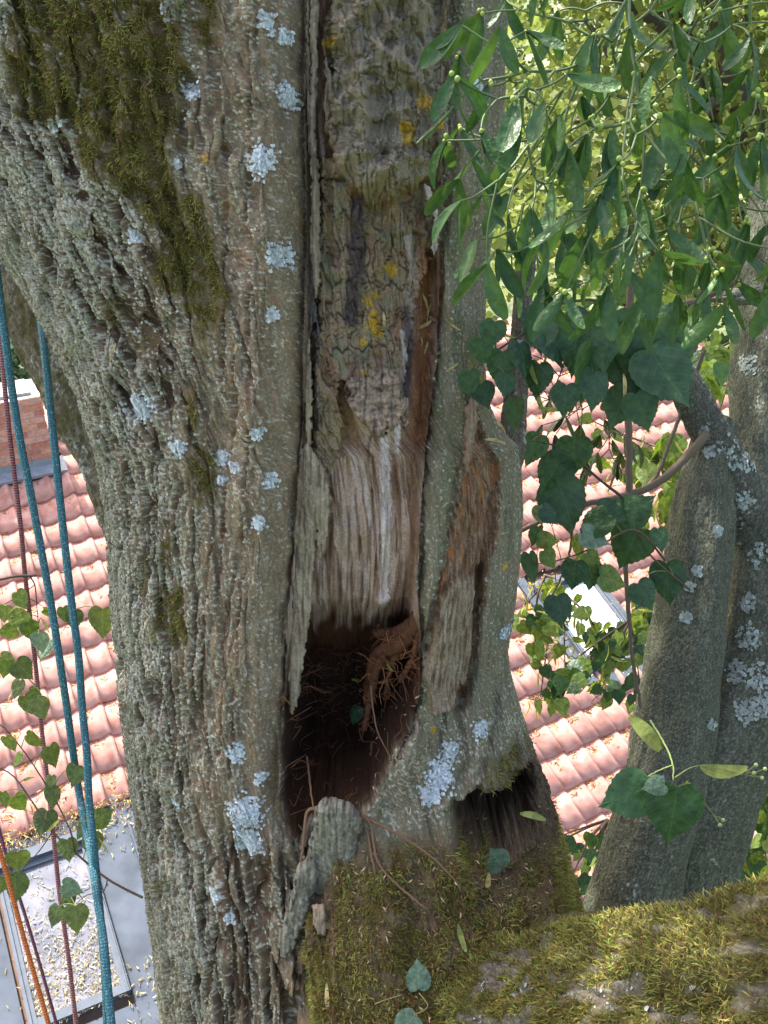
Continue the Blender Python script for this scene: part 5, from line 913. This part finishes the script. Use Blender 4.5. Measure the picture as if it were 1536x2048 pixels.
Tw = np.array([at(*q) for q in TG]); mistletoe("mistletoe", "big hanging bush of mistletoe with paired leathery leaves and green berries", at(1330, -420, 1.42), Tw, MLm, .066, .0040, (.075, .115, .040), .42, 5)
TG2 = [(1130, 830), (1160, 850), (1200, 870), (1225, 880), (1175, 930), (1195, 905), (1240, 905), (1110, 870), (1145, 790), (1215, 790), (1120, 760), (1250, 870), (1275, 890), (1235, 930), (1160, 900), (1100, 800), (1085, 850), (1210, 840)]
mistletoe("small_mistletoe", "small dark mistletoe tuft silhouetted against the sunny tiles", at(1215, 690, 3.1), np.array([at(x, y, 3.1+mr_.uniform(-.12, .12)) for x, y in TG2]), MLd, .082, .0050, (.06, .05, .03), 0, 8)

# ------------------------------------------------------------------ crowns: own unseen crown overhead, trees behind the house
def leaf_cloud(centers, sig, n, size, c0, c1, seed, upf=.6):
    r = np.random.default_rng(seed); i = r.integers(0, len(centers), n); P = np.asarray(centers)[i]+r.normal(0, 1, (n, 3))*np.asarray(sig); nr = r.normal(0, 1, (n, 3))+[0, 0, upf]; nr /= np.linalg.norm(nr, axis=1)[:, None]
    t = np.cross(nr, r.normal(0, 1, (n, 3))); t /= np.linalg.norm(t, axis=1)[:, None]; b = np.cross(nr, t); s = size*r.uniform(.6, 1.3, (n, 1))
    V = np.stack([P-t*s*.5, P-t*s*.15+b*s*.42, P+t*s*.62+nr*s*.08, P-t*s*.15-b*s*.42], 1); F = (np.arange(n)*4)[:, None]+np.array([[0, 1, 2, 3]])
    k = r.uniform(0, 1, (n, 1)); c = lerp(np.asarray(c0), np.asarray(c1), k)*np.clip(r.normal(1, .12, (len(centers), 1))[i], .6, 1.4); return V.reshape(-1, 3), F, np.repeat(c, 4, axis=0)
M_FOL = col_mat("crown_foliage", .5, 60, .2, 0, 0, .35, tr=.42)
TC = chart(np.array(620.), np.array(700.), np.array(-.3)); sd_ = np.array(SUN_DIR)
cr_ = np.random.default_rng(31); cen = []
while len(cen) < 150:
    q = cr_.uniform(-1, 1, 3)
    if q@q < 1: cen.append(TC+sd_*4.4+np.array([.5, .1, 0])+q*[3.3, 2.6, 1.0])  # unseen leaves placed along the sun line to shade the trunk
cen = [c for c in cen if c[2] > CZ+1.2]
V, F, C_ = leaf_cloud(cen, (.32, .32, .22), 11000, .10, (.05, .09, .02), (.10, .15, .035), 2); obj("crown", mesh_np("crown", V, F, M_FOL, C_), tree, kind="stuff")
m = Multi(); top = chart(np.array(420.), np.array(-140.), np.array(-.3))
for k in range(9): m.tube([top-TA*.2, lerp(top, cen[k*9], .5)+[0, 0, .3], cen[k*9]], .10, .02, 10, 16, (.15, .12, .09), .004)
obj("upper_limb", m.mesh("upper_limb", M_BARK), tree)
def bg_tree(name, label, base, clusters, sig, n, size, c0, c1, seed, group):
    t = thing(name, label, "tree", group); V, F, C_ = leaf_cloud(clusters, sig, n, size, c0, c1, seed); obj("crown", mesh_np("crown", V, F, M_FOL, C_), t)
    m = Multi(); b = np.asarray(base, float); cm = np.mean(clusters, 0); m.tube([b, lerp(b, cm, .5)+[.1, 0, 0], cm+[0, 0, .5]], .22, .07, 10, 20, (.10, .085, .07), .01)
    r = np.random.default_rng(seed)
    for k in range(14):
        s = lerp(b, cm, r.uniform(.55, 1)); e = clusters[r.integers(len(clusters))]; m.tube([s, (s+e)/2+[0, 0, .2], e], .05, .012, 7, 12, (.09, .075, .06), .006)
    obj("trunk", m.mesh("trunk", M_BARK), t); return t
def blob(px0, px1, py0, py1, d0, d1, n, seed):
    r = np.random.default_rng(seed); return [at(r.uniform(px0, px1), r.uniform(py0, py1), r.uniform(d0, d1)) for _ in range(n)]
def ground_under(cl): c = np.mean(cl, 0); return (c[0], c[1]+.4, 0)
GB = "trees behind the house"
for nm, lb, cl, sig, n, sz, c0, c1, sd in (("garden_tree", "sunlit yellow green linden crown behind the hanging mistletoe", blob(960, 1750, -420, 600, 6.5, 9.0, 170, 3), (.24, .24, .2), 15000, .085, (.11, .16, .03), (.22, .27, .06), 4),
    ("garden_tree", "deep green tree filling the gap beyond the sunlit crown", blob(850, 2100, -900, 640, 15, 20, 220, 5), (.7, .7, .6), 26000, .17, (.05, .10, .03), (.11, .17, .05), 6),
    ("garden_tree", "dark green tree behind the brick chimney", blob(-500, 420, 380, 900, 15.5, 18.5, 130, 7), (.5, .5, .45), 22000, .12, (.035, .085, .035), (.07, .14, .06), 8),
    ("garden_tree", "broad green tree on the far side of the garden", blob(-900, 700, -800, 560, 24, 32, 160, 9), (1.1, 1.1, 1.), 16000, .30, (.05, .10, .03), (.10, .16, .05), 10)):
    bg_tree(nm, lb, (6.5, 5.0, 0) if sd == 4 else ground_under(cl), cl, sig, n, sz, c0, c1, sd, GB)
